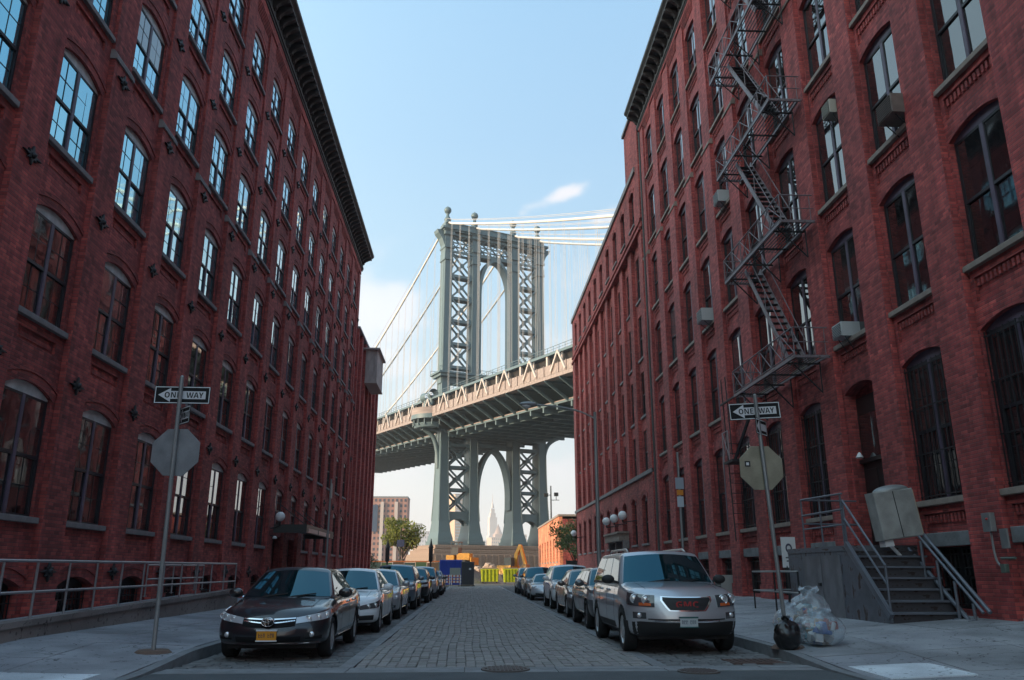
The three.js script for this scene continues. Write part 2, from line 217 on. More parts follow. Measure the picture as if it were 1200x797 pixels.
function makeWindow(key, o) {          // {w,h,rise,halves,cols,rows,recess,frame,head,mull,sill,hood,hoodMat,bars}
  const c = winCache[key] ??= (() => {
    const { w, h, rise = 0, halves = 2, cols = 1, rows = 1, recess = 0.2, lun = 0.16 } = o, g = {}, z = -recess, fr = 0.055, mw = halves > 1 ? 0.11 : 0;
    const top = h - (rise ? lun * 0.2 : 0), F = [], K = [], panes = [];
    F.push(bx(-w / 2, -w / 2 + fr, 0, h, z - 0.12, z), bx(w / 2 - fr, w / 2, 0, h, z - 0.12, z), bx(-w / 2 + fr, w / 2 - fr, 0, fr, z - 0.12, z - 0.004), bx(-w / 2 + fr, w / 2 - fr, top - fr, top, z - 0.12, z - 0.004));
    const half = (w - 2 * fr - mw * (halves - 1)) / halves, mid = fr + (top - 2 * fr) * 0.5;
    for (let q = 0; q < halves; q++) {
      const x0 = -w / 2 + fr + q * (half + mw), x1 = x0 + half;
      F.push(bx(x0, x1, mid - 0.035, mid + 0.035, z - 0.1, z - 0.006));
      for (const [a, b, zz] of [[fr, mid - 0.035, z - 0.05], [mid + 0.035, top - fr, z - 0.022]]) {
        const st = 0.03; F.push(bx(x0, x0 + st, a, b, zz - 0.02, zz + 0.012), bx(x1 - st, x1, a, b, zz - 0.02, zz + 0.012));
        panes.push(bx(x0 + st, x1 - st, a, b, zz - 0.008, zz));
        for (let k = 1; k < cols; k++) { const x = lerp(x0, x1, k / cols); K.push(bx(x - 0.009, x + 0.009, a, b, zz, zz + 0.008)); }
        for (let k = 1; k < rows; k++) { const y = lerp(a, b, k / rows); K.push(bx(x0 + st, x1 - st, y - 0.009, y + 0.009, zz, zz + 0.0075)); }
      }
    }
    g.frame = merge([...F, ...K]); g.panes = panes.map(muv);
    if (halves > 1) g.mull = bevelBox(mw + 0.01, top - 0.01, 0.1, 0.012, 0, top / 2, z - 0.048);
    if (rise) { const { R, a } = arcOf(w, rise), s = new THREE.Shape(); s.moveTo(-w / 2, top); s.lineTo(w / 2, top); s.lineTo(w / 2, h); s.absarc(0, h + rise - R, R, Math.PI / 2 - a, Math.PI / 2 + a, false); s.closePath(); g.head = put(extr(s, 0.1), 0, 0, z - 0.1); }
    if (o.sill) g.sill = muv(bevelBox(w + 0.22, 0.13, recess + 0.12, 0.012, 0, -0.065, -recess / 2 + 0.04));
    if (o.hood) g.hood = merge([archBand(w, h, rise, 0.0, 0.2, 0.05, -0.03), archBand(w + 0.1, h, rise, 0.2, 0.3, 0.07, -0.03)]);
    if (o.bars) { const B = []; for (let i = 0; i <= 9; i++) { const x = lerp(-w / 2 + 0.06, w / 2 - 0.06, i / 9); B.push(bx(x - 0.009, x + 0.009, 0.03, h - 0.05, z + 0.08, z + 0.1)); } for (const y of [0.1, h * 0.33, h * 0.66, h - 0.15]) B.push(bx(-w / 2 + 0.03, w / 2 - 0.03, y - 0.012, y + 0.012, z + 0.075, z + 0.105)); g.bars = merge(B); }
    return g;
  })();
  return (parent, x, y, z = 0) => {
    const m = mesh('window', c.frame, o.frame, parent), bl = rnd() < (o.blind ?? 0.07) * 1.6, bt = rnd() < 0.5; m.position.set(x, y, z);
    c.panes.forEach((p, i) => { const q = mesh('pane', p, bl && (i & 1 || bt) ? M.glassBlind[bt ? 0 : 1] : (o.glass || M.glass)[Math.floor(rnd() * 4)], m); q.rotation.set(rr(-0.006, 0.006), rr(-0.006, 0.006), 0); });
    if (c.mull) mesh('mullion', c.mull, o.mull, m);
    if (c.head) mesh('head_panel', c.head, o.head, m);
    if (c.sill) mesh('sill', c.sill, o.sill, m);
    if (c.hood) mesh('arch', c.hood, o.hoodMat, m);
    if (c.bars) mesh('window_guard', c.bars, M.iron, m);
    return m;
  };
}
const star = (() => { const s = new THREE.Shape(), n = 16; for (let i = 0; i < n; i++) { const a = i / n * Math.PI * 2, r = i % 4 === 0 ? 1 : i % 2 === 0 ? 0.62 : 0.38, x = Math.cos(a) * r * 0.33, y = Math.sin(a) * r * 0.2; i ? s.lineTo(x, y) : s.moveTo(x, y); } s.closePath(); return merge([put(extr(s, 0.03, [], { bevelEnabled: true, bevelSize: 0.015, bevelThickness: 0.015, bevelSegments: 1 }), 0, 0, 0.015), put(new THREE.SphereGeometry(0.07, 8, 6), 0, 0, 0.06)]); })();
const bracketGeo = (() => { const g = extr([[0, 0], [0.1, 0.02], [0.2, 0.18], [0.34, 0.3], [0.62, 0.42], [0.72, 0.5], [0.72, 0.62], [0, 0.62]], 0.2); g.rotateY(-Math.PI / 2); g.translate(0.1, 0, 0); return merge([g, put(new THREE.CylinderGeometry(0.06, 0.06, 0.21, 8).rotateZ(Math.PI / 2), 0, 0.1, 0.13)]); })();
function corniceGeo(x0, x1, y, k = 1) { const p = [[0, 0], [0.1, 0], [0.1, 0.12], [0.16, 0.12], [0.16, 0.3], [0.12, 0.34], [0.12, 0.95], [0.8, 0.95], [0.8, 1.08], [0.86, 1.14], [0.96, 1.22], [0.98, 1.36], [0, 1.5]].map(([a, b]) => [a * k, b * k]); const g = extr(p, x1 - x0); g.rotateY(-Math.PI / 2); g.translate(x1, y, 0); return muv(g); }

// ---- left warehouse
{
  const b = thing('brick_warehouse', 'red brick warehouse with iron star anchors beside the ramp railing', 'building', [WALL_L, 0, 0], Math.PI / 2);
  const PC = 3.335, P0 = 18.85, bays = []; for (let k = -2; k <= 12; k++) bays.push(P0 + PC / 2 + (k - 0) * PC - 0.02);
  const rows = [[2.5, 2.55], [6.65, 2.3], [10.6, 2.28], [14.6, 2.15], [18.25, 1.88], [21.72, 1.72]], WW = 1.92, RISE = 0.22, TOP = 25.1;
  const wall = [], x0 = bays[0] - PC / 2, x1 = bays[bays.length - 1] + PC / 2 + 0.5;
  const isDoor = c => c > 39.7 && c < 46.2;
  for (const c of bays) {
    const a = c - PC / 2, e = c === bays[bays.length - 1] ? x1 : c + PC / 2, holes = [];
    rows.forEach(([y, h], i) => { if (!(i === 0 && isDoor(c))) holes.push(archPath(c, y, WW, h, RISE)); const ph = i === 0 ? 0.0 : 0.28; if (ph) holes.push([[c - 0.78, y - 0.32 - ph], [c + 0.78, y - 0.32 - ph], [c + 0.78, y - 0.32], [c - 0.78, y - 0.32]]); });
    if (isDoor(c)) holes.push([[c - 0.95, 0.55], [c + 0.95, 0.55], [c + 0.95, 3.0], [c - 0.95, 3.0]], archPath(c, 3.5, WW, 1.55, RISE)); else holes.push(archPath(c, 0.12, 1.75, 0.95, 0.2));
    wall.push(muv(put(extr([[a, 0], [e, 0], [e, TOP], [a, TOP]], 0.34, holes), 0, 0, -0.44)));
    rows.forEach(([y], i) => { if (i) wall.push(muv(bx(c - 0.8, c + 0.8, y - 0.62, y - 0.3, -0.4, -0.16)), muv(bx(c - 0.6, c + 0.6, y - 0.53, y - 0.42, -0.2, -0.145))); });
    // corbelled panel below the cornice
    for (let q = 0; q < 4; q++) wall.push(muv(bx(c - 1.12 + q * 0.03, c + 1.12 - q * 0.03, TOP - 0.28 - q * 0.09, TOP - 0.19 - q * 0.09, -0.1, 0.02 - q * 0.03)));
  }
  wall.push(muv(bx(x0, x1, TOP - 0.18, TOP + 0.3, -0.44, 0.045)));
  mesh('wall', wall, M.brickL, b);
  mesh('building_block', [muv(bx(x0, x1, 0, TOP + 1.2, -20, -0.47))], M.brickL, b);
  mesh('roof', [bx(x0 - 0.1, x1 + 0.1, TOP + 1.2, TOP + 1.35, -20, -0.2)], std(C(0.06, 0.06, 0.06), 0.95), b);
  const wins = rows.map(([, h], i) => makeWindow('L' + i, { w: WW, h, rise: RISE, cols: 2, rows: i === 0 ? 2 : 2, recess: 0.07, frame: M.frameDark, mull: M.frameMauve, head: M.headGrey, sill: M.stone, hood: true, hoodMat: M.brickL, blind: 0.06, glass: i < 2 ? M.glassDark : M.glassTint }));
  const small = makeWindow('Ls', { w: WW, h: 1.55, rise: RISE, cols: 2, rows: 2, recess: 0.07, frame: M.frameDark, mull: M.frameMauve, head: M.headGrey, sill: M.stone, hood: true, hoodMat: M.brickL, glass: M.glassDark });
  const base = makeWindow('Lb', { w: 1.75, h: 0.95, rise: 0.2, halves: 2, cols: 1, rows: 1, recess: 0.22, frame: M.iron, mull: M.iron, head: M.iron, hood: true, hoodMat: M.brickL, bars: true });
  for (const c of bays) { rows.forEach(([y], i) => { if (i || !isDoor(c)) wins[i](b, c, y, -0.1); }); if (isDoor(c)) small(b, c, 3.5, -0.1); else base(b, c, 0.12, -0.1); }
  // entrance doors
  for (const c of bays.filter(isDoor)) { const d = mesh('door', [bx(c - 0.95, c + 0.95, 0.55, 3.0, -0.42, -0.36), bx(c - 0.03, c + 0.03, 0.55, 2.9, -0.36, -0.33), ...[-0.5, 0.5].map(q => bevelBox(0.62, 1.4, 0.03, 0.01, c + q, 2.0, -0.345))], std(C(0.06, 0.012, 0.012), 0.4), b); mesh('handle', [bx(c + 0.07, c + 0.1, 1.4, 1.75, -0.33, -0.27)], M.steel, d); }
  // pilasters, stone set-offs, anchors
  for (let k = -2; k <= 13; k++) {
    const x = P0 + k * PC - 0.02 + (k === 13 ? 0.25 : 0), p = mesh('pilaster', [muv(bx(x - 0.53, x + 0.53, 0, 14.15, -0.12, 0.04)), muv(bx(x - 0.53, x + 0.53, 14.15, TOP - 0.2, -0.12, -0.02)), muv(bx(x - 0.57, x + 0.57, 0, 0.75, -0.12, 0.08))], M.brickL, b);
    const cp = extr([[-0.11, -0.1], [0.08, -0.1], [0.08, 0.02], [-0.015, 0.17], [-0.11, 0.17]], 1.12); cp.rotateY(-Math.PI / 2); mesh('stone_cap', put(cp, x + 0.56, 14.15, 0), M.stone, p);
    for (const y of [1.38, 5.55, 9.72, 13.68, 17.28, 20.95]) { const s = mesh('anchor_plate', star, M.iron, b); s.position.set(x, y, y < 14 ? 0.041 : -0.019); }
  }
  const cor = mesh('cornice', [corniceGeo(x0, x1 + 0.35, TOP + 0.25)], M.cornice, b);
  for (let x = x0 + 0.2; x < x1 + 0.2; x += 0.667) { const q = mesh('bracket', bracketGeo, M.cornice, cor); q.position.set(x, TOP + 0.57, 0.12); }
  // parapet bulkhead glimpsed above the cornice
  // entrance canopy with signs
  const can = thing('entrance_canopy', 'dark flat canopy over the warehouse entrance doors', 'canopy', [WALL_L, 0, 0], Math.PI / 2);
  mesh('roof_slab', [bx(38.8, 46.4, 3.36, 3.5, 0.17, 1.7), bx(38.8, 46.4, 3.12, 3.36, 1.62, 1.7), bx(38.8, 38.88, 3.12, 3.36, 0.17, 1.62), bx(46.32, 46.4, 3.12, 3.36, 0.17, 1.62)], std(C(0.035, 0.04, 0.04), 0.5), can);
  for (const x of [39.6, 42.6, 45.6]) mesh('tie_rod', [rod(V3(x, 4.6, 0.05), V3(x, 3.5, 1.5), 0.02)], M.iron, can);
  for (const [a, e] of [[39.2, 41.6], [41.9, 44.0], [44.3, 45.2]]) mesh('sign_panel', [bx(a, e, 3.15, 3.34, 1.703, 1.72)], std(C(0.62, 0.47, 0.42), 0.5), can);
  const gl = thing('globe_lamp', 'white globe lamp at the corner of the entrance canopy', 'lamp', [WALL_L, 0, 0], Math.PI / 2);
  mesh('globe', put(new THREE.SphereGeometry(0.22, 20, 14), 38.75, 3.85, 0.45), M.globe, gl); mesh('bracket', [rod(V3(38.75, 3.65, 0.45), V3(38.75, 3.42, 0.45), 0.05), rod(V3(38.75, 3.42, 0.45), V3(38.75, 3.3, 0.0), 0.03)], M.iron, gl);
  const fl = thing('wall_floodlight', 'small pale floodlight on the wall under the canopy end', 'lamp', [WALL_L, 0, 0], Math.PI / 2);
  mesh('housing', put(lathe([[0, 0.12], [0.07, 0.1], [0.12, 0.0], [0, -0.02]], 12), 38.55, 2.85, 0.32), M.white, fl); mesh('bracket', [rod(V3(38.55, 2.92, 0.32), V3(38.55, 3.0, 0.1), 0.02)], M.iron, fl);

  // lower annex with close piers and the hoist box
  const a = thing('brick_annex', 'lower brick annex of narrow piers with a hoist box', 'building', [WALL_L, 0, 0], Math.PI / 2);
  const A0 = x1 + 0.02, A1 = 77.6, AT = 20.3; mesh('building_block', [muv(bx(A0, A1, 0, AT, -18, -0.35))], M.brickL, a);
  mesh('coping', [bx(A0, A1 + 0.1, AT, AT + 0.2, -18, 0.2)], M.stone, a);
  const n = 6, pw = (A1 - A0) / n, aw = makeWindow('A', { w: 1.1, h: 2.2, rise: 0, halves: 1, cols: 1, rows: 1, recess: 0.12, frame: M.frameDark, sill: M.stone });
  for (let i = 0; i <= n; i++) mesh('pier', [muv(bx(A0 + i * pw - (i ? 0.4 : 0), A0 + i * pw + (i < n ? 0.4 : 0), 0, AT, -0.36, 0.14))], M.brickL, a);
  for (let i = 0; i < n; i++) for (const y of [2.6, 6.7, 10.6, 14.6]) aw(a, A0 + (i + 0.5) * pw, y, -0.2);
  for (const y of [5.6, 9.7, 13.7, 17.6]) mesh('floor_band', [muv(bx(A0 + 0.42, A1 - 0.42, y, y + 0.35, -0.36, -0.26))], M.brickL, a);
  const hb = mesh('hoist_box', [bx(67.2, 71.6, 16.9, 19.75, 0.15, 1.15)], std(C(0.46, 0.40, 0.38), 0.8, { map: metalTex }), a);
  mesh('roof', [bevelBox(4.9, 0.14, 1.5, 0.03, 69.4, 19.82, 0.62)], std(C(0.42, 0.36, 0.34), 0.7), hb); mesh('base_trim', [bx(67.1, 71.7, 16.8, 16.94, 0.15, 1.2)], std(C(0.42, 0.36, 0.34), 0.7), hb);
  // unseen tall building, added and sized to keep the low sun out of the street
  const t = thing('unseen_shade_building', 'unseen tall brick building added behind the warehouse to shade the street', 'building', [-44, 0, 0], 0);
  mesh('building_block', [muv(bx(-10, 14, 0, 40, -66, 30))], M.brickFar, t);
}
// ---- access ramp and railing on the left
{
  const RX = -7.6, y = z => lerp(0.53, 0.84, sm(-13, -28, z) * 0 + clamp((z + 13) / -15, 0, 1));
  tag(mesh('ramp_wall', [slab(RX - 0.22, RX, -28.1, -12.4, (x, z) => y(z) - 0.1, 0.75, 0), slab(RX - 0.26, RX + 0.04, -28.14, -12.36, (x, z) => y(z), 0.1, 0)], M.ramp), 'low tan concrete ramp wall along the left pavement', 'wall');
  tag(mesh('ramp_deck', [slab(-9.2, RX - 0.23, -28.1, -12.4, (x, z) => y(z) - 0.16, 0.5, 0)], M.concrete), 'sloping concrete ramp deck behind the low tan wall', 'ramp');
  const rail = (name, label, X, zs, hTop, hMid, r) => { const t = thing(name, label, 'railing'); const zt = z => lerp(1.55, 1.63, clamp((z + 13) / -15, 0, 1)) + hTop, zm = z => lerp(1.03, 1.08, clamp((z + 13) / -15, 0, 1)) + hMid; for (const z of zs) { mesh('post', [rod(V3(X, y(z) - 0.02, z), V3(X, zt(z), z), r, 8), put(new THREE.CylinderGeometry(0.06, 0.06, 0.015, 10), X, y(z) + 0.004, z)], M.steel, t); } const a = zs[0], e = zs[zs.length - 1]; mesh('top_rail', [rod(V3(X, zt(a), a + (a > -13 ? 0 : 0)), V3(X, zt(e), e), r * 1.1, 10)], M.steel, t); mesh('mid_rail', [rod(V3(X, zm(a), a), V3(X, zm(e), e), r, 8)], M.steel, t); };
  rail('ramp_railing', 'two-bar steel pipe railing along the tan ramp wall', RX - 0.1, [-12.6, -14.2, -15.3, -16.5, -17.7, -18.95, -20.2, -21.5, -22.8, -24.1, -25.4, -26.7, -28.0], 0, 0, 0.024);
  rail('inner_railing', 'short steel pipe railing on the wall side of the ramp', -8.75, [-23.2, -25.2, -27.2, -28.0], -0.05, 0.12, 0.022);
}

// ---- right-hand warehouse with the fire escape
const RB = 3.128, rbx = k => -(14.33 + k * RB);        // window centres, local x (negative = farther)
const rRows = [[2.93, 3.2], [7.55, 2.88], [11.78, 2.9], [15.98, 2.88], [20.1, 2.88], [24.36, 2.6]];
{
  const b = thing('brick_factory', 'red brick factory with a zigzag fire escape on its wall', 'building', [WALL_R, 0, 0], -Math.PI / 2);
  const TOP = 28.2, x1 = rbx(-2) + RB / 2, x0 = rbx(9) - RB / 2 - 0.35, WW = 1.85, RISE = 0.2, wall = [];
  for (let k = -2; k <= 9; k++) {
    const c = rbx(k), a = k === 9 ? x0 : c - RB / 2, e = c + RB / 2, holes = [];
    rRows.forEach(([y, h], i) => { holes.push(i === 0 && k === 2 ? archPath(c, 1.98, 1.75, 4.12, RISE) : archPath(c, y, WW, h, RISE)); if (!(i === 0 && k === 2)) holes.push([[c - 0.85, y - 0.82], [c + 0.85, y - 0.82], [c + 0.85, y - 0.3], [c - 0.85, y - 0.3]]); });
    if (k !== 2) holes.push([[c - 0.75, 0.62], [c + 0.75, 0.62], [c + 0.75, 1.9], [c - 0.75, 1.9]]);
    wall.push(muv(put(extr([[a, 0], [e, 0], [e, TOP], [a, TOP]], 0.34, holes), 0, 0, -0.44)));
    rRows.forEach(([y], i) => { if (i === 0 && k === 2) return; wall.push(muv(bx(c - 0.87, c + 0.87, y - 0.84, y - 0.28, -0.4, -0.17))); for (let q = 0; q < 12; q++) wall.push(muv(bx(c - 0.8 + q * 0.139, c - 0.8 + q * 0.139 + 0.075, y - 0.5, y - 0.33, -0.18, -0.125))); });
    for (let q = 0; q < 4; q++) wall.push(muv(bx(c - 1.0 + q * 0.03, c + 1.0 - q * 0.03, TOP - 0.3 - q * 0.1, TOP - 0.2 - q * 0.1, -0.1, 0.03 - q * 0.03)));
  }
  wall.push(muv(bx(x0, x1, TOP - 0.2, TOP + 0.1, -0.44, 0.055)));
  mesh('wall', wall, M.brickR, b);
  mesh('building_block', [muv(bx(x0, x1, 0, TOP + 1.0, -22, -0.47))], M.brickR, b);
  mesh('roof', [bx(x0, x1, TOP + 1.0, TOP + 1.15, -22, -0.2)], std(C(0.06, 0.06, 0.06), 0.95), b);
  mesh('bulkhead', [muv(bx(-42.5, -38.6, TOP + 1.1, TOP + 3.6, -9, -3.2))], std(C(0.42, 0.33, 0.22), 0.9, { map: brickMap }), b);
  const mk = (i, extra = {}) => makeWindow('R' + i + JSON.stringify(extra), { w: WW, h: rRows[i][1], rise: RISE, recess: 0.13, frame: M.frameDark, mull: M.frameMauve, head: M.frameMauve, sill: M.stoneTan, hood: false, blind: 0.16, ...extra });
  const wins = rRows.map((_, i) => mk(i)), guard = mk(0, { bars: true, cols: 2, rows: 2 }), far = mk(0), base = makeWindow('Rb', { w: 1.5, h: 1.28, halves: 2, recess: 0.22, frame: M.iron, mull: M.iron, bars: true });
  for (let k = -2; k <= 9; k++) { const c = rbx(k); rRows.forEach(([y], i) => { if (i === 0) { if (k !== 2) (k < 6 ? guard : far)(b, c, y, -0.1); } else wins[i](b, c, y, -0.1); }); if (k !== 2) { base(b, c, 0.62, -0.1); mesh('lintel', [muv(bevelBox(1.9, 0.3, 0.3, 0.015, c, 2.06, -0.2))], M.stoneGrey, b); } }
  // entrance at the head of the stoop
  { const c = rbx(2), d = mesh('door', [bx(c - 0.87, c + 0.87, 1.98, 6.0, -0.46, -0.4), bx(c - 0.87, c + 0.87, 4.2, 4.3, -0.4, -0.3), ...[-0.42, 0.42].flatMap(q => [bevelBox(0.6, 0.85, 0.04, 0.012, c + q, 2.55, -0.395), bevelBox(0.6, 0.95, 0.04, 0.012, c + q, 3.55, -0.395)])], std(C(0.02, 0.012, 0.012), 0.45), b); mesh('transom', [bx(c - 0.8, c + 0.8, 4.32, 5.5, -0.41, -0.39)], M.glass[0], d); mesh('handle', [rod(V3(c + 0.1, 2.8, -0.35), V3(c + 0.1, 3.1, -0.35), 0.02)], M.steel, d); mesh('porch_lamp', put(lathe([[0, 0.14], [0.03, 0.12], [0.1, 0.0], [0.08, -0.02], [0, 0.01]], 14), c - 0.62, 4.35, -0.2), M.white, d); }
  for (let k = -2; k <= 10; k++) {
    const x = rbx(k) + RB / 2 - (k === 10 ? 0.2 : 0), p = mesh('pilaster', [muv(bx(x - 0.56, x + 0.56, 0, 19.55, -0.12, 0.05)), muv(bx(x - 0.56, x + 0.56, 19.55, TOP - 0.2, -0.12, -0.01)), muv(bx(x - 0.6, x + 0.6, 0, 0.95, -0.12, 0.09))], M.brickR, b);
    const cp = extr([[-0.11, -0.1], [0.09, -0.1], [0.09, 0.02], [-0.005, 0.17], [-0.11, 0.17]], 1.18); cp.rotateY(-Math.PI / 2); mesh('stone_cap', put(cp, x + 0.59, 19.55, 0), M.stoneTan, p);
  }
  const cor = mesh('cornice', [corniceGeo(x0 - 0.3, x1, TOP, 0.9)], M.corniceR, b);
  for (let x = x0; x < x1; x += 0.78) { const q = mesh('bracket', bracketGeo, M.cornice, cor); q.scale.setScalar(0.88); q.position.set(x, TOP + 0.27, 0.11); }
  mesh('downpipe', [rod(V3(rbx(9) - 1.2, 0.5, 0.22), V3(rbx(9) - 1.2, 27.5, 0.22), 0.06, 8)], M.corniceR, b);

  // second, farther building: tall piers over an arcaded ground floor
  const s = thing('pier_warehouse', 'dull red brick warehouse with tall piers beyond the factory', 'building', [WALL_R, 0, 0], -Math.PI / 2);
  const nb = 10, B0 = -45.75, bay = 3.16, cx = k => B0 - 1.58 - k * bay, E = B0 - nb * bay - 1.1, sw = [], T2 = 25.9; // local x from B0 (near) to E (far)
  const R2 = [[7.0, 2.55], [10.45, 2.7], [14.0, 2.75], [17.75, 2.9]];
  for (let k = 0; k < nb; k++) {
    const c = cx(k), h = [archPath(c, 2.95, 1.5, 2.5, 0.28), archPath(c, 22.65, 1.4, 2.2, 0.25)];
    for (const [y, hh_] of R2) h.push([[c - 0.72, y], [c + 0.72, y], [c + 0.72, y + hh_], [c - 0.72, y + hh_]]);
    const hA = h.filter((_, i) => i < 2), hB = h.filter((_, i) => i >= 2);
    sw.push(muv(put(extr([[c - bay / 2, 0], [c + bay / 2, 0], [c + bay / 2, 6.85], [c - bay / 2, 6.85]], 0.4, [hA[0]]), 0, 0, -0.3)), muv(put(extr([[c - bay / 2, 21.7], [c + bay / 2, 21.7], [c + bay / 2, T2], [c - bay / 2, T2]], 0.4, [hA[1]]), 0, 0, -0.3)), muv(put(extr([[c - bay / 2, 6.85], [c + bay / 2, 6.85], [c + bay / 2, 21.7], [c - bay / 2, 21.7]], 0.3, hB), 0, 0, -0.46)));
  }
  sw.push(muv(bx(E, B0 - nb * bay, 0, T2, -0.75, 0.1)), muv(bx(B0 - 0.02, B0 + 0.95, 0, 30.2, -0.75, 0.12)), muv(bx(B0 - 3.3, B0 + 0.95, T2 + 0.3, 30.2, -3, 0.06)));
  mesh('wall', sw, M.brickFar, s);
  mesh('building_block', [muv(bx(E, B0, 0, T2, -20, -0.78)), muv(bx(E, E + 0.3, 0, T2, -20, 0.1))], M.brickFar, s);
  mesh('parapet', [muv(bx(E - 0.1, B0, T2, T2 + 0.35, -0.6, 0.22)), muv(bx(B0 - 3.4, B0 + 1, 30.2, 30.4, -3.1, 0.2))], M.stone, s);
  for (const [y, z] of [[6.75, 0.22], [21.5, 0.25], [22.05, 0.2]]) mesh('ledge', [muv(bx(E - 0.1, B0 + 0.95, y, y + 0.22, -0.3, z))], y < 10 ? M.stone : M.brickFar, s);
  for (let k = 0; k < nb - 1; k++) mesh('pier', [muv(bx(cx(k) - bay / 2 - 0.52, cx(k) - bay / 2 + 0.52, 6.97, 21.5, -0.44, 0.06))], M.brickFar, s);
  mesh('pier', [muv(bx(E + 0.02, cx(nb - 1) - bay / 2 + 0.62, 6.97, 21.5, -0.74, 0.13))], M.brickFar, s);
  const gw = makeWindow('B2g', { w: 1.5, h: 2.5, rise: 0.28, recess: 0.2, frame: M.frameDark, mull: M.frameDark, head: M.headGrey, sill: M.stone, hood: true, hoodMat: M.brickFar, blind: 0.1 }), tw = makeWindow('B2t', { w: 1.4, h: 2.2, rise: 0.25, recess: 0.2, frame: M.frameDark, mull: M.frameMauve, head: M.frameDark, sill: M.stone, hood: true, hoodMat: M.brickFar }), mw = R2.map(([, h], i) => makeWindow('B2m' + i, { w: 1.44, h, recess: 0.07, frame: M.frameDark, mull: M.frameDark, sill: M.stone, glass: M.glassDull }));
  for (let k = 0; k < nb; k++) { if (k !== 2 && k !== 3) gw(s, cx(k), 2.95, 0.1); tw(s, cx(k), 22.65, 0.1); R2.forEach(([y], i) => mw[i](s, cx(k), y, -0.16)); }
  for (const k of [2, 3]) { const c = cx(k); mesh('recess', [bx(c - 0.75, c + 0.75, 2.95, 5.7, -0.6, -0.28)], std(C(0.1, 0.02, 0.02), 0.6), s); const d = mesh('door', [bx(c - 0.6, c + 0.6, 0.6, 3.0, 0.1, 0.16), bx(c - 0.75, c - 0.6, 0.5, 3.1, 0.1, 0.2), bx(c + 0.6, c + 0.75, 0.5, 3.1, 0.1, 0.2)], std(C(0.05, 0.012, 0.012), 0.45), s); mesh('handle', [bx(c + 0.4, c + 0.44, 1.5, 1.8, 0.16, 0.2)], M.steel, d); }
  mesh('entrance_hood', [bx(cx(3) - 1.2, cx(2) + 1.2, 3.3, 3.75, 0.1, 0.75), bx(cx(3) - 1.3, cx(2) + 1.3, 3.75, 3.87, 0.1, 0.85)], M.stoneTan, s);
  for (const x of [cx(3) - 1.1, (cx(2) + cx(3)) / 2, cx(2) + 1.1]) mesh('hood_bracket', [bx(x - 0.12, x + 0.12, 2.8, 3.3, 0.1, 0.5)], M.stone, s);
  [[49.9, 'white globe lamp on the hooded entrance wall, first from the factory'], [52.95, 'white globe lamp on the hooded entrance wall, middle of three'], [56.0, 'white globe lamp on the hooded entrance wall, third from the factory'], [73.9, 'white globe lamp alone near the far end of the pier warehouse']].forEach(([d, l]) => { const g = thing('globe_lamp', l, 'lamp', [9.35, 4.7, -d]); mesh('globe', new THREE.SphereGeometry(0.27, 20, 14), M.globe, g); mesh('bracket', [rod(V3(0, -0.2, 0), V3(0, -0.42, 0), 0.05), rod(V3(0, -0.42, 0), V3(0.9, -0.3, 0), 0.035)], M.iron, g); });
}
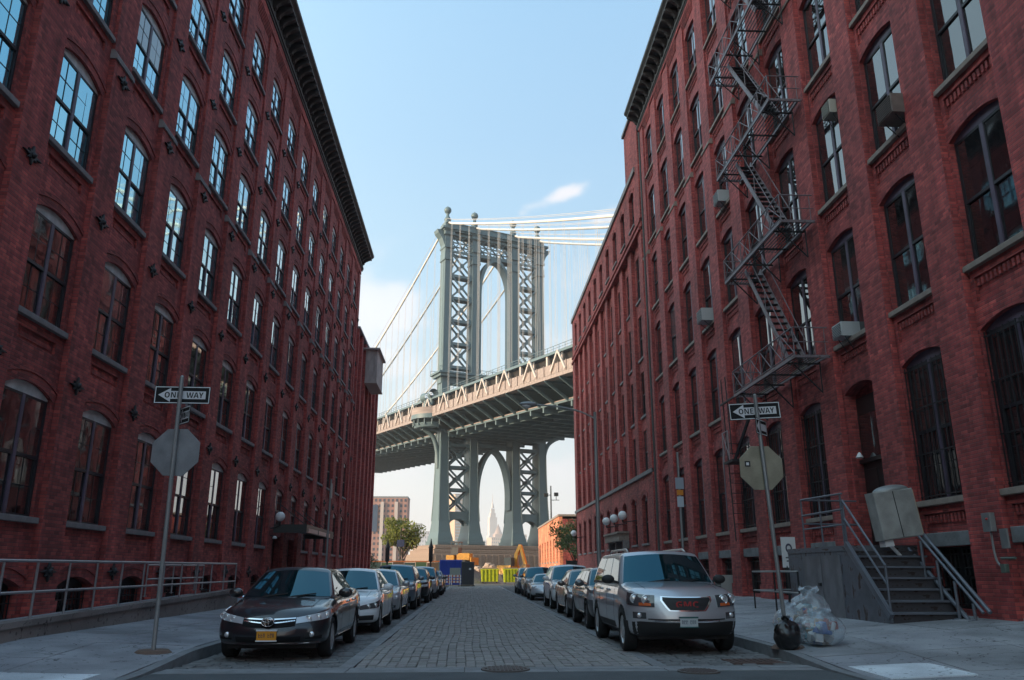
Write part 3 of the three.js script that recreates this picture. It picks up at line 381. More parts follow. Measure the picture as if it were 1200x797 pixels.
// ------------------------------------------------------------------ the suspension bridge (local x across, y up, z along the deck towards the near side)
{
  const b = thing('suspension_bridge', 'grey-green steel suspension bridge with an arched tower', 'bridge', [-7.4, 0, -196.4], 0.4246);
  const paint = std(C(0.10, 0.15, 0.165), 0.5), paintD = paint, salmon = std(C(0.37, 0.29, 0.26), 0.7, { map: metalTex }), cream = std(C(0.55, 0.47, 0.42), 0.6), cableM = std(C(0.62, 0.6, 0.56), 0.5), wire = std(C(0.55, 0.52, 0.5), 0.6), mason = std(C(0.36, 0.25, 0.19), 0.9, { map: stoneTex });
  const S = [0.35, 8.2, 19.9, 27.55], HW = 1.0, HD = 1.45, PB = 7.4, T0 = 83.2;
  // columns: tapered shafts that flare to the foot
  const ring = [[PB, 1.95, 3.6], [PB + 1.6, 1.85, 3.3], [PB + 3, 1.55, 2.8], [13, 1.32, 2.35], [18, 1.15, 1.95], [24, 1.05, 1.7], [32, HW, HD + 0.15], [48, HW, HD], [T0, HW * 0.95, HD * 0.95]];
  const shaft = (() => { const P = []; for (let i = 0; i < ring.length - 1; i++) { const [y0, w0, d0] = ring[i], [y1, w1, d1] = ring[i + 1]; const q = (y, w, d) => [V3(-w, y, d), V3(w, y, d), V3(w, y, -d), V3(-w, y, -d)]; const a = q(y0, w0, d0), c = q(y1, w1, d1); for (let k = 0; k < 4; k++) { const n = (k + 1) % 4; P.push(a[k], a[n], c[n], a[k], c[n], c[k]); } } const g = new THREE.BufferGeometry().setFromPoints(P); g.computeVertexNormals(); return muv(g); })();
  const ribs = (() => { const l = []; for (const sx of [-1, 1]) for (const sz of [-1, 1]) for (let i = 3; i < ring.length - 1; i++) { const [y0, w0, d0] = ring[i], [y1, w1, d1] = ring[i + 1]; l.push(bar(V3(sx * w0, y0, sz * d0), V3(sx * w1, y1, sz * d1), 0.22, 0.22)); } for (const sx of [-1, 1]) l.push(bar(V3(sx * 1.0, 32, 0), V3(sx * 0.98, T0, 0), 0.1, 0.9, V3(1, 0, 0))); return merge(l); })();
  const capital = merge([box(2.5, 0.5, 3.4, 0, T0 - 3.6, 0), box(2.3, 1.6, 3.2, 0, T0 - 2.5, 0), box(2.6, 0.6, 3.6, 0, T0 - 0.2, 0), bevelBox(3.0, 1.2, 4.1, 0.3, 0, T0 + 3.6, 0), box(2.2, 3.4, 3.0, 0, T0 + 1.6, 0)]);
  const finial = merge([box(2.0, 1.6, 2.2, 0, 88.8, 0), bevelBox(2.3, 0.4, 2.5, 0.1, 0, 89.8, 0), lathe([[0.9, 90], [0.75, 90.6], [0.95, 91.2], [0.8, 91.6], [0.45, 92.2], [0.4, 92.8], [0.55, 93], [0, 93.1]], 14), put(new THREE.SphereGeometry(0.98, 16, 12), 0, 93.95, 0), lathe([[0.3, 94.7], [0.12, 95], [0, 95.3]], 8)]);
  S.forEach((s, i) => { const c = mesh('tower_column', shaft, paint, b); c.position.x = s; mesh('rib', ribs, paint, c); mesh('capital', capital, paint, c); mesh('finial', finial, paint, c); mesh('foot', [bevelBox(4.4, 0.9, 7.8, 0.2, 0, PB + 0.45, 0)], paintD, c); });
  // scrolled outer brackets of the crown
  for (const [s, d] of [[S[0] - 1, -1], [S[3] + 1, 1]]) { const pts = [[0, -4.5], [0.3, -2.4], [1.0, -0.6], [2.0, 0.6], [2.3, 1.4], [0, 1.4]].map(([x, y]) => [d * x, y]); if (d < 0) pts.reverse(); mesh('crown_bracket', put(extr(pts, 2.6), s, T0 + 2.9, -1.3), paint, b); }
  // crown: lattice girder and cornice between the outer columns
  const X0 = S[0], X1 = S[3], cr = [];
  for (const z of [-1.3, 1.3]) { cr.push(bx(X0, X1, T0 + 3.3, T0 + 3.9, z - 0.2, z + 0.2), bx(X0, X1, T0 - 1.6, T0 - 1.0, z - 0.2, z + 0.2), bx(X0, X1, T0 + 1.1, T0 + 1.4, z - 0.15, z + 0.15)); }
  mesh('crown_girder', cr, paint, b);
  for (let i = 0; i < 3; i++) { const a = S[i] + 1, e = S[i + 1] - 1, n = Math.round((e - a) / 1.9); for (let k = 0; k < n; k++) { const l = []; const xa = lerp(a, e, k / n), xb = lerp(a, e, (k + 1) / n); for (const z of [-1.3, 1.3]) l.push(bar(V3(xa, T0 - 1.1, z), V3(xb, T0 + 1.2, z), 0.16, 0.2), bar(V3(xb, T0 - 1.1, z), V3(xa, T0 + 1.2, z), 0.16, 0.2), bar(V3(xa, T0 + 1.3, z), V3(xb, T0 + 3.4, z), 0.14, 0.2), bar(V3(xb, T0 + 1.3, z), V3(xa, T0 + 3.4, z), 0.14, 0.2)); mesh('crown_lattice', l, paintD, b); } }
  mesh('crown_cornice', [box(X1 - X0 + 3.4, 0.45, 4.4, (X0 + X1) / 2, T0 + 4.35, 0), box(X1 - X0 + 4.4, 0.5, 5.2, (X0 + X1) / 2, T0 + 4.8, 0), box(X1 - X0 + 2.4, 1.5, 3.2, (X0 + X1) / 2, T0 + 5.8, 0), bx(X0 - 1, X1 + 1, T0 + 6.5, T0 + 6.7, -1.8, 1.8)], paint, b);
  // cross bracing of the side bays
  const brace = (a, e, y0, y1) => { for (const z of [-1.15, 1.15]) { mesh('cross_brace', [bar(V3(a, y0, z), V3(e, y1, z), 0.42, 0.34), bar(V3(a, y1, z), V3(e, y0, z), 0.42, 0.341), box(1.1, 1.1, 0.36, (a + e) / 2, (y0 + y1) / 2, z)], paintD, b); } };
  const strut = (a, e, y, h = 0.7) => mesh('strut', [bx(a, e, y - h / 2, y + h / 2, 0.95, 1.3), bx(a, e, y - h / 2, y + h / 2, -1.3, -0.95), bx(a, e, y - 0.1, y + 0.1, -0.95, 0.95)], paintD, b);
  const up = [81.4, 75.3, 69.2, 63.1, 57, 50.9], low = [31.2, 25.8, 20.4, 14.9];
  for (const [p, q] of [[0, 1], [2, 3]]) {
    const a = S[p] + 0.95, e = S[q] - 0.95;
    for (let i = 0; i < 5; i++) brace(a, e, up[i + 1], up[i]);
    for (let i = 0; i < 5; i++) strut(a, e, up[i + 1]);
    for (let i = 0; i < 3; i++) { brace(a, e, low[i + 1], low[i]); strut(a, e, low[i]); }
    const s = new THREE.Shape(); s.moveTo(a, 15.2); s.lineTo(e, 15.2); s.lineTo(e, 10.5); s.quadraticCurveTo(e - 0.5, 13.4, (a + e) / 2, 13.5); s.quadraticCurveTo(a + 0.5, 13.4, a, 10.5); s.closePath(); for (const z of [-1.5, 1.1]) mesh('arched_strut', put(extr(s, 0.4), 0, 0, z), paintD, b);
  }
  // central arches
  const arch = (yt, ys, tipK, band, y1, nm) => {
    const a = S[1] + 0.9, e = S[2] - 0.9, m = (a + e) / 2, cv = (o) => { const L = [], n = 18, hwid = m - a - o, H = yt - o * 1.1 - ys, Rr = (hwid * hwid * tipK * tipK + 0) ; for (let i = 0; i <= n; i++) { const t = i / n * (Math.PI / 2), q = Math.cos(t), x = a + o + hwid * (1 - Math.pow(q, tipK)); L.push([x, ys + H * Math.sin(t)]); } return L; };
    const inner = cv(band), full = [...inner, ...inner.slice(0, -1).map(([x, y]) => [2 * m - x, y]).reverse()], outer0 = cv(0), outer = [...outer0, ...outer0.slice(0, -1).map(([x, y]) => [2 * m - x, y]).reverse()];
    for (const z of [-1.4, 1.1]) mesh(nm, put(extr([...full, ...outer.slice().reverse()], 0.35), 0, 0, z), paint, b);
    mesh('arch_soffit', put(extr([...full, ...full.map(([x, y]) => [x, y + 0.15]).reverse()], 2.2), 0, 0, -1.1), paintD, b);
    for (const sx of [-1, 1]) { const xe = sx < 0 ? a : e; for (const z of [-1.2, 1.2]) mesh('spandrel_brace', [bar(V3(xe, y1 - 0.2, z), V3(xe - sx * -2.0, yt - 3.0, z), 0.3, 0.25), bar(V3(xe, yt - 4.4, z), V3(xe - sx * -2.6, y1 - 0.4, z), 0.3, 0.26)], paintD, b); }
    strut(a, e, y1, 0.8);
  };
  arch(82.0, 71.5, 1.05, 0.8, 82.2, 'tower_arch'); arch(31.0, 19.5, 1.22, 0.8, 31.4, 'lower_arch');
  for (const [p, h0, h1] of [[1, 12, 20], [2, 12, 20]]) mesh('arch_leg', [bx(S[p] + (p === 1 ? 0.9 : -1.7), S[p] + (p === 1 ? 1.7 : -0.9), 16, 19.55, -1.4, 1.4), bx(S[p] + (p === 1 ? 0.9 : -1.7), S[p] + (p === 1 ? 1.7 : -0.9), 50, 71.55, -1.4, 1.4)], paint, b);
  // walkway gallery above the deck
  mesh('gallery', [box(X1 - X0 + 5, 0.5, 6.4, (X0 + X1) / 2, 49, 0), box(X1 - X0 + 4, 0.7, 5.4, (X0 + X1) / 2, 48.4, 0), box(X1 - X0 + 2.6, 1.5, 2.6, (X0 + X1) / 2, 47.3, 0)], paintD, b);
  { const l = []; for (const z of [-3.1, 3.1]) { l.push(bx(X0 - 2.4, X1 + 2.4, 50.2, 50.3, z - 0.05, z + 0.05)); for (let x = X0 - 2.4; x < X1 + 2.4; x += 1.6) l.push(bx(x - 0.04, x + 0.04, 49.2, 50.2, z - 0.04, z + 0.04)); } mesh('gallery_rail', l, paint, b); }
  // pedestal
  mesh('pedestal', [muv(bevelBox(38, 5.4, 17, 0.2, (X0 + X1) / 2, 2.6, 0)), muv(bevelBox(36.5, 1.0, 15.5, 0.25, (X0 + X1) / 2, 5.75, 0)), muv(bevelBox(35.5, 0.95, 14.4, 0.2, (X0 + X1) / 2, 6.8, 0)), ...Array.from({ length: 24 }, (_, i) => muv(bx(X0 - 4.6 + i * 1.58, X0 - 4.1 + i * 1.58, 0, 5, 8.4, 8.75)))], mason, b);

  // deck: top reference height falls towards the near side
  const yt = t => 42.3 - 0.047 * t, TA = -128, TB = 112, PN = 10.4;
  const along = (s0, s1, d0, d1, t0 = TA, t1 = TB) => { const P = [], q = t => [V3(s0, yt(t) + d0, t), V3(s1, yt(t) + d0, t), V3(s1, yt(t) + d1, t), V3(s0, yt(t) + d1, t)], a = q(t0), c = q(t1); for (let k = 0; k < 4; k++) { const n = (k + 1) % 4; P.push(a[k], a[n], c[n], a[k], c[n], c[k]); } P.push(a[0], a[3], a[2], a[0], a[2], a[1], c[0], c[1], c[2], c[0], c[2], c[3]); const g = new THREE.BufferGeometry().setFromPoints(P); g.computeVertexNormals(); return muv(g); };
  for (const s of [-3.6, 31.4]) {
    const o = s < 0 ? -1 : 1;
    mesh('top_chord', [along(s - 0.35, s + 0.35, -0.5, 0)], paint, b);
    mesh('deck_fascia', [along(s + (o < 0 ? -0.75 : 0.55), s + (o < 0 ? -0.55 : 0.75), -4.3, -2.5)], salmon, b);
    mesh('bottom_chord', [along(s - 0.8, s + 0.8, -5.0, -4.35)], salmon, b);
    { const l = []; for (let t = TA; t <= TB; t += 2.08) l.push(bar(V3(s, yt(t), t), V3(s, yt(t) + 1.1, t), 0.06, 0.06)); l.push(along(s - 0.04, s + 0.04, 1.05, 1.13), along(s - 0.03, s + 0.03, 0.55, 0.6)); mesh('deck_railing', l, paint, b); }
    for (let t = TA, i = 0; t < TB - PN + 0.1; t += PN, i++) { const m = t + PN / 2, so = s + o * 0.95; mesh('truss_panel', [bar(V3(so, yt(t) - 3.9, m - 2.5), V3(so, yt(m) - 0.4, m), 0.26, 0.36, V3(1, 0, 0)), bar(V3(so, yt(m) - 0.4, m), V3(so, yt(t + PN) - 3.9, m + 2.5), 0.26, 0.36, V3(1, 0, 0))], cream, b); mesh('truss_post', [bar(V3(s, yt(t) - 4.3, t), V3(s, yt(t) - 0.3, t), 0.4, 0.5, V3(1, 0, 0))], cream, b); mesh('truss_post', [bar(V3(s, yt(m) - 4.3, m), V3(s, yt(m) - 0.3, m), 0.2, 0.4, V3(1, 0, 0))], cream, b); }
    for (let t = TA; t < TB; t += 2.6) mesh('fascia_stiffener', [bar(V3(s + o * 0.85, yt(t) - 4.3, t), V3(s + o * 0.85, yt(t) - 2.4, t), 0.14, 0.14)], salmon, b);
    for (let t = TA; t < TB; t += 5.2) mesh('floor_bracket', [bar(V3(s + o * 0.6, yt(t) - 5, t), V3(s - o * 4.2, yt(t) - 8, t), 0.5, 0.35), bar(V3(s - o * 0.2, yt(t) - 5, t), V3(s - o * 4.4, yt(t) - 5.2, t), 0.4, 0.35)], paint, b);
    mesh('lower_chord', [along(s - o * 4.6 - 0.35, s - o * 4.6 + 0.35, -8.3, -7.7)], salmon, b);
  }
  for (const s of [-2.7, 30.4]) mesh('track_screen', [along(s - 0.1, s + 0.1, -4.1, -0.3)], std(C(0.025, 0.022, 0.022), 0.9), b);
  mesh('upper_roadway', [along(-3.2, 31, -4.6, -4.1)], paintD, b);
  mesh('lower_deck', [along(0.6, 27.2, -8.3, -7.9)], paintD, b);
  for (let t = TA + 1; t < TB; t += 5.2) mesh('cross_beam', [bx(0.7, 27.1, yt(t) - 9.3, yt(t) - 8.3, t - 0.25, t + 0.25)], paintD, b);
  for (const s of [4, 9, 14, 19, 24]) mesh('stringer', [along(s - 0.2, s + 0.2, -9.0, -8.3)], paintD, b);
  // inner trusses in the cable planes
  for (const s of [S[1], S[2]]) for (let t = TA; t < TB - 5; t += 5.2) mesh('inner_truss', [bar(V3(s, yt(t) - 8, t), V3(s, yt(t + 5.2) - 0.6, t + 5.2), 0.4, 0.4, V3(1, 0, 0))], paintD, b);
  // curved lookout round the near tower leg, its bracket and the cowls
  { const g = new THREE.CylinderGeometry(5.2, 5.2, 1.1, 20, 1, false, Math.PI, Math.PI); const l = [put(g, -2.4, yt(0) - 4.9, 0)]; const g2 = new THREE.CylinderGeometry(4.6, 4.2, 1.0, 20, 1, false, Math.PI, Math.PI); l.push(put(g2, -2.4, yt(0) - 6.9, 0)); for (let i = 0; i <= 8; i++) { const a = Math.PI * (0.5 + i / 8), x = -2.4 + Math.cos(a) * 4.7, z = Math.sin(a) * 4.7; l.push(rod(V3(x, yt(0) - 7, z), V3(x, yt(0) - 5.2, z), 0.18, 5)); } mesh('lookout', l, paint, b);
    mesh('lookout_parapet', put(new THREE.CylinderGeometry(5.2, 5.2, 1.6, 24, 1, true, Math.PI, Math.PI), -2.4, yt(0) - 3.6, 0), salmon, b);
    for (const [sx, o] of [[S[0] - 1, -1], [S[3] + 1, 1]]) { const c = new THREE.CatmullRomCurve3([V3(sx, 25.5, 0), V3(sx + o * 0.4, 30, 0), V3(sx + o * 1.6, 33.2, 0), V3(sx + o * 4.4, 35.2, 0)]); mesh('curved_bracket', [new THREE.TubeGeometry(c, 12, 0.55, 6), bar(V3(sx, 34.9, 0), V3(sx + o * 4.4, 34.9, 0), 0.8, 1.6)], paint, b); }
    for (const z of [-1.6, 2.4]) { const k = new THREE.CylinderGeometry(1.25, 0.85, 2.2, 16, 1, true); k.rotateX(Math.PI / 2 * (z < 0 ? -1 : 1)); mesh('cowl', [put(k, -3.6, yt(0) + 0.7, z), put(new THREE.CylinderGeometry(0.5, 0.6, 2.4, 10), -3.6, yt(0) - 0.8, z)], paint, b); } }
  // cables and hangers
  const yc = t => t < 0 ? 90.2 + 0.40 * t + 0.000893 * t * t : 90.2 - 0.415 * t + 0.0004 * t * t;
  for (const s of [0, 8, 19.6, 27.4]) {
    const pts = []; for (let t = TA; t <= TB; t += 4) pts.push(V3(s + 0.2, yc(t), t));
    const c = mesh('main_cable', new THREE.TubeGeometry(new THREE.CatmullRomCurve3(pts), 90, 0.29, 8), cableM, b);
    const hs = [-1, 1].map(o => { const q = []; for (let t = TA; t <= TB; t += 4) q.push(V3(s + 0.2 + o * 0.5, yc(t) + 1.1, t)); return new THREE.TubeGeometry(new THREE.CatmullRomCurve3(q), 60, 0.05, 4); }); mesh('hand_rope', hs, wire, c);
    for (let t = TA + 3; t < TB; t += 5.6) if (Math.abs(t) > 3 && yc(t) > yt(t) + 1) mesh('hanger', [rod(V3(s, yt(t) - 1, t - 0.3), V3(s, yc(t), t - 0.3), 0.034, 4), rod(V3(s, yt(t) - 1, t + 0.3), V3(s, yc(t), t + 0.3), 0.034, 4)], wire, b);
  }
}

// ------------------------------------------------------------------ beyond the street
{
  const winM = std(C(0.06, 0.07, 0.09), 0.25);
  function tower(name, label, pos, w, h, d, mat, cols, rows, opt = {}) {
    const t = thing(name, label, 'building', pos, opt.turn ?? 0, opt.group);
    const tiers = opt.tiers || [[1, 0, 1]]; const L = tiers.map(([k, a, e]) => muv(box(w * k, h * (e - a), d * k, 0, h * (a + e) / 2, 0))); mesh('building_block', L, mat, t);
    if (opt.spire) mesh('spire', opt.spire, mat, t);
    const cw = w / cols, rh = (h * (tiers[0][2])) / rows, g = new THREE.BoxGeometry(cw * 0.5, rh * 0.5, 0.3); let n = 0;
    if (!opt.bands) for (let r = 0; r < rows; r++) for (let c = 0; c < cols; c++) if (n++ < 300) { const m = mesh('window', g, winM, t); m.position.set(-w / 2 + (c + 0.5) * cw, (r + 0.55) * rh, d / 2); }
    if (opt.bands) for (let r = 0; r < rows; r++) { const m = mesh('window_band', box(w * 0.9, rh * 0.45, 0.4), opt.bandMat || winM, t); m.position.set(0, (r + 0.5) * rh, d / 2); }
    if (!opt.spire) mesh('roof', [box(w * 1.01, 0.8, d * 1.01, 0, h * tiers[tiers.length - 1][2] + 0.4, 0)], M.stoneGrey, t);
    return t;
  }
  const red = std(C(0.36, 0.19, 0.155), 0.9), tan = std(C(0.55, 0.38, 0.26), 0.9), tan2 = std(C(0.6, 0.46, 0.36), 0.9), pale = std(C(0.55, 0.5, 0.48), 0.9), brown = std(C(0.4, 0.27, 0.22), 0.9);
  const ht = tower('housing_tower', 'far red brick housing tower behind the green tree', [-41, 0, -420], 19, 37, 16, red, 9, 14);
  mesh('banner', [box(2.6, 13, 0.4, -6.4, 27, 8.6)], std(C(0.03, 0.06, 0.11), 0.7), ht); mesh('balcony_stack', [box(1.6, 34, 1.2, 4, 18, 8.5), box(1.6, 34, 1.2, -3, 18, 8.5)], std(C(0.5, 0.42, 0.38), 0.9), ht);
  tower('striped_tower', 'far tan tower with pale floor bands behind the left tower legs', [-18, 0, -1100], 21, 100, 30, tan, 1, 26, { bands: true, bandMat: pale, turn: 0.5 });
  tower('striped_tower', 'far tan tower with pale floor bands behind the right tower legs', [204, 0, -1130], 24, 72, 22, tan, 1, 24, { bands: true, bandMat: pale, turn: 0.4 });
  tower('striped_tower', 'second far tan tower behind the right tower legs', [236, 0, -1240], 22, 84, 24, tan2, 1, 24, { bands: true, bandMat: pale, turn: 0.5 });
  // Manhattan skyline through the low arch
  const esb = tower('stepped_skyscraper', 'hazy stepped skyscraper with a thin spire in the low arch', [120, 0, -4400], 76, 370, 54, pale, 12, 24, { turn: 0.3, tiers: [[1, 0, 0.18], [0.72, 0.18, 0.5], [0.56, 0.5, 0.76], [0.4, 0.76, 0.82], [0.26, 0.82, 0.88]], spire: [put(new THREE.CylinderGeometry(4, 10, 26, 8), 0, 376 * 0.88 + 12, 0), put(new THREE.CylinderGeometry(0.7, 2.4, 50, 6), 0, 376 * 0.88 + 48, 0)] });
  const sk = [[52, 2900, 60, 105, tan2], [86, 2500, 46, 120, brown], [70, 2300, 34, 92, tan], [150, 3000, 44, 150, pale], [176, 3000, 52, 130, tan2], [196, 2700, 44, 100, brown], [120, 2100, 40, 70, tan], [92, 2000, 44, 62, tan2], [-40, 2400, 90, 60, tan2], [-190, 3200, 60, 150, pale], [-215, 3300, 40, 185, pale], [-90, 2000, 70, 45, brown], [330, 2600, 60, 170, pale], [372, 2600, 70, 150, pale], [-300, 2600, 140, 70, tan2], [430, 2200, 160, 60, tan2]];
  const where = ['pale tan block left of the stepped skyscraper', 'brown office block with a peaked roof before the stepped skyscraper', 'low tan block at the left side of the low arch', 'pale slab right of the stepped skyscraper', 'tan slab right of the stepped skyscraper', 'brown block at the right side of the low arch', 'low tan block at the foot of the stepped skyscraper', 'low pale tan block at the foot of the low arch', 'wide low tan block behind the tower pedestal', 'hazy pale tower beyond the green tree', 'thin hazy tower beyond the green tree', 'low brown block beyond the green tree', 'pale slab above the end brick house', 'wider pale slab above the end brick house', 'long low tan block beyond the housing tower', 'long low tan block beyond the end brick house'];
  sk.forEach(([x, z, w, h, m], i) => tower('skyline_block', 'far ' + where[i], [x, 0, -z], w, h, 40, m, 6, 10, { turn: 0.3, group: 'far skyline blocks', ...(i === 1 ? { tiers: [[1, 0, 0.8], [0.6, 0.8, 0.92]], spire: [put(new THREE.ConeGeometry(14, 30, 4), 0, h * 0.92 + 15, 0)] } : {}) }));

  // low brick house at the end of the street, its street wall tinted brighter and more orange for sunlight
  const ob = thing('low_brick_house', 'low sunlit orange brick house at the end of the street', 'building', [10.9, 0, -100]);
  const ow = [archPath(0, 0, 1, 1, 0.2)]; const holes = []; for (let i = 0; i < 7; i++) holes.push(archPath(3 + i * 4.1, 2.6, 1.5, 2.6, 0.3));
  { const g = extr([[0, 0], [31, 0], [31, 7.9], [0, 7.9]], 0.4, holes); g.rotateY(-Math.PI / 2); g.scale(-1, 1, 1); const g2 = put(extr([[0, 0], [31, 0], [31, 7.9], [0, 7.9]], 0.4, holes.map(h => h)), 0, 0, 0); g2.rotateY(Math.PI / 2); mesh('wall', [muv(g2)], M.brickTanSunlit, ob); }
  mesh('building_block', [muv(bx(0.42, 14, 0, 7.6, -31, -0.01))], M.brickFar, ob); mesh('coping', [bx(-0.12, 14, 7.9, 8.15, -31.1, 0.1)], M.stoneTan, ob);
  for (let i = 0; i < 7; i++) { const w = mesh('window', [bx(0.2, 0.26, 2.6, 5.3, -(3 + i * 4.1) - 0.75, -(3 + i * 4.1) + 0.75)], M.glass[1], ob); mesh('sill', [bx(-0.08, 0.2, 2.42, 2.6, -(3 + i * 4.1) - 0.9, -(3 + i * 4.1) + 0.9)], M.stoneTan, w); mesh('frame', [bx(0.14, 0.2, 2.6, 5.3, -(3 + i * 4.1) - 0.05, -(3 + i * 4.1) + 0.05), bx(0.14, 0.2, 3.9, 4.0, -(3 + i * 4.1) - 0.75, -(3 + i * 4.1) - 0.05), bx(0.14, 0.2, 3.9, 4.0, -(3 + i * 4.1) + 0.05, -(3 + i * 4.1) + 0.75)], M.frameDark, w); }
  mesh('side_door', [bx(-0.06, 0.02, 0, 2.3, -6.2, -4.2)], std(C(0.5, 0.4, 0.28), 0.7), ob);
  const bf = thing('board_fence', 'black mesh fence before the low brick house', 'fence'); for (let i = 0; i <= 5; i++) mesh('post', [bx(11 + i * 1.6 - 0.06, 11 + i * 1.6 + 0.06, 0, 2.7, -94.06, -93.94)], M.iron, bf); for (let i = 0; i < 5; i++) mesh('panel', [bx(11.06 + i * 1.6, 12.54 + i * 1.6, 0.15, 2.6, -94.03, -93.97)], M.black, bf);

  // trees
  function tree(name, label, pos, h, r, tint, seedN, n = 2600, low = 0.32) {
    seed = seedN; const t = thing(name, label, 'tree', pos); const tr = [], tips = [];
    tr.push(rod(V3(0, 0, 0), V3(0.1, h * 0.35, 0), h * 0.022, 8, h * 0.016)); const limbs = 11;
    for (let i = 0; i < limbs; i++) { const a = i * 2.4 + rr(-0.3, 0.3), y0 = h * rr(0.28, 0.5), e = V3(Math.cos(a) * r * rr(0.45, 0.85), h * rr(0.5, 0.93), Math.sin(a) * r * rr(0.45, 0.85)); tr.push(rod(V3(0.05, y0, 0), e, h * 0.011, 6, h * 0.004)); tips.push(e); for (let k = 0; k < 2; k++) { const f = e.clone().add(V3(rr(-1, 1), rr(-0.4, 1), rr(-1, 1)).multiplyScalar(r * 0.35)); tr.push(rod(e.clone().lerp(V3(0.05, y0, 0), 0.3), f, h * 0.005, 5, h * 0.002)); tips.push(f); } }
    tips.push(V3(0, h * 0.95, 0)); mesh('trunk', tr, std(C(0.09, 0.07, 0.055), 0.9), t);
    const P = [], Cc = []; for (let i = 0; i < n; i++) { const q = tips[Math.floor(rnd() * tips.length)], c = V3(rr(-1, 1), rr(-1, 1), rr(-1, 1)); c.multiplyScalar(r * 0.36 * Math.pow(rnd(), 0.3) / Math.max(0.4, c.length())).add(q); if (c.y < h * low || c.y > h) continue; const s = r * rr(0.035, 0.075), u = V3(rr(-1, 1), rr(-1, 1), rr(-1, 1)).normalize(), v = u.clone().cross(V3(rr(-1, 1), rr(-1, 1), rr(-1, 1))).normalize(); const a = c.clone().addScaledVector(u, s), d = c.clone().addScaledVector(u, -s), e = c.clone().addScaledVector(v, s * 0.6), f = c.clone().addScaledVector(v, -s * 0.6); P.push(a, e, d, a, d, f); }
    const g = new THREE.BufferGeometry().setFromPoints(P); g.computeVertexNormals(); mesh('crown', prep(g), phy(tint, 0.9, { side: THREE.DoubleSide, transmission: 0.3, thickness: 0 }), t);
  }
  tree('street_tree', 'green tree in front of the far housing tower', [-9.7, 0, -120], 8.9, 2.7, C(0.20, 0.22, 0.03), 77, 5600, 0.3);
  tree('street_tree', 'dark green tree before the low brick house', [12.2, 0, -96], 7.4, 2.3, C(0.07, 0.10, 0.025), 99, 4200, 0.3);
  tree('street_tree', 'small shrub-like tree at the annex corner', [-10.2, 0, -82], 3.2, 1.2, C(0.05, 0.07, 0.03), 123, 1400, 0.05);

  // building site: hoardings, skips, machines
  const site = (n, l, c, p, t) => thing(n, l, c, p, t);
  const hoard = site('site_hoarding', 'green and rust site hoarding behind the parked cars', 'fence', [0, 0, -92]);
  for (let i = 0; i < 9; i++) mesh('board', [bx(-13.4 + i * 1.25, -12.2 + i * 1.25, 0, 2.35 + (hh(i, 2) - 0.5) * 0.1, -0.04, 0.04)], std([C(0.06, 0.12, 0.06), C(0.10, 0.07, 0.05), C(0.05, 0.09, 0.09)][i % 3], 0.8), hoard); mesh('cap_rail', [bx(-13.4, -2.2, 2.4, 2.52, -0.08, 0.08)], std(C(0.42, 0.13, 0.04), 0.8), hoard);
  const bc = site('blue_container', 'blue tarpaulin-covered container at the street end', 'container', [-1.9, 0, -87]); mesh('body', [bevelBox(2.3, 2.5, 2.4, 0.05, 0, 1.28, 0)], std(C(0.015, 0.06, 0.42), 0.5), bc); mesh('label_panel', [bx(-0.1, 1.0, 0.95, 1.75, 1.201, 1.22)], std(C(0.34, 0.4, 0.36), 0.6), bc); for (const x of [-0.9, -0.45, 0, 0.45, 0.9]) mesh('rib', [bx(x - 0.03, x + 0.03, 1.9, 2.45, 1.2, 1.235)], std(C(0.012, 0.05, 0.34), 0.5), bc);
  const pp = site('portable_toilet', 'dark grey portable toilet at the end of the street', 'toilet', [-0.16, 0, -83]); mesh('body', [bevelBox(1.25, 2.15, 1.25, 0.04, 0, 1.1, 0)], std(C(0.05, 0.055, 0.065), 0.6), pp); mesh('roof', [bevelBox(1.32, 0.16, 1.32, 0.05, 0, 2.24, 0)], std(C(0.07, 0.075, 0.085), 0.6), pp); const pd = mesh('door', [bx(-0.42, 0.42, 0.15, 2.0, 0.626, 0.65)], std(C(0.04, 0.045, 0.055), 0.5), pp); mesh('label', [bx(0.12, 0.34, 1.55, 1.72, 0.651, 0.656)], M.white, pd); mesh('skid', [bx(-0.7, 0.7, 0, 0.08, -0.65, 0.75)], M.black, pp);
  const pl = site('timber_pallet', 'timber pallet lying before the portable toilet', 'pallet', [-1.0, 0, -81.6]); for (let i = 0; i < 5; i++) mesh('plank', [bx(-1.4, 1.4, 0.1, 0.14, -0.5 + i * 0.22, -0.34 + i * 0.22)], std(C(0.34, 0.28, 0.2), 0.9), pl); for (const x of [-1.2, 0, 1.2]) mesh('bearer', [bx(x - 0.06, x + 0.06, 0, 0.1, -0.5, 0.55)], std(C(0.26, 0.2, 0.14), 0.9), pl);
  [[-2.35, 'white slatted road barrier before the blue container, one of two', 0.1], [-1.3, 'white slatted road barrier beside the portable toilet', -0.06]].forEach(([x, l, r]) => { const t = site('road_barrier', l, 'barrier', [x, 0, -81.9], r); for (let i = 0; i < 3; i++) { const p = mesh('slat', [bx(-0.5, 0.5, 0.32 + i * 0.27, 0.52 + i * 0.27, -0.02, 0.02)], M.white, t); for (let k = 0; k < 3; k++) mesh('stripe', [bx(-0.4 + k * 0.33, -0.26 + k * 0.33, 0.325 + i * 0.27, 0.515 + i * 0.27, 0.021, 0.026)], std(C(0.6, 0.16, 0.06), 0.5), p); } for (const q of [-0.42, 0.42]) mesh('leg', [rod(V3(q, 0, 0.3), V3(q, 1.1, 0), 0.025), rod(V3(q, 0, -0.3), V3(q, 1.1, 0), 0.025)], M.white, t); });
  const skipM = std(C(0.5, 0.55, 0.02), 0.55, { map: metalTex });
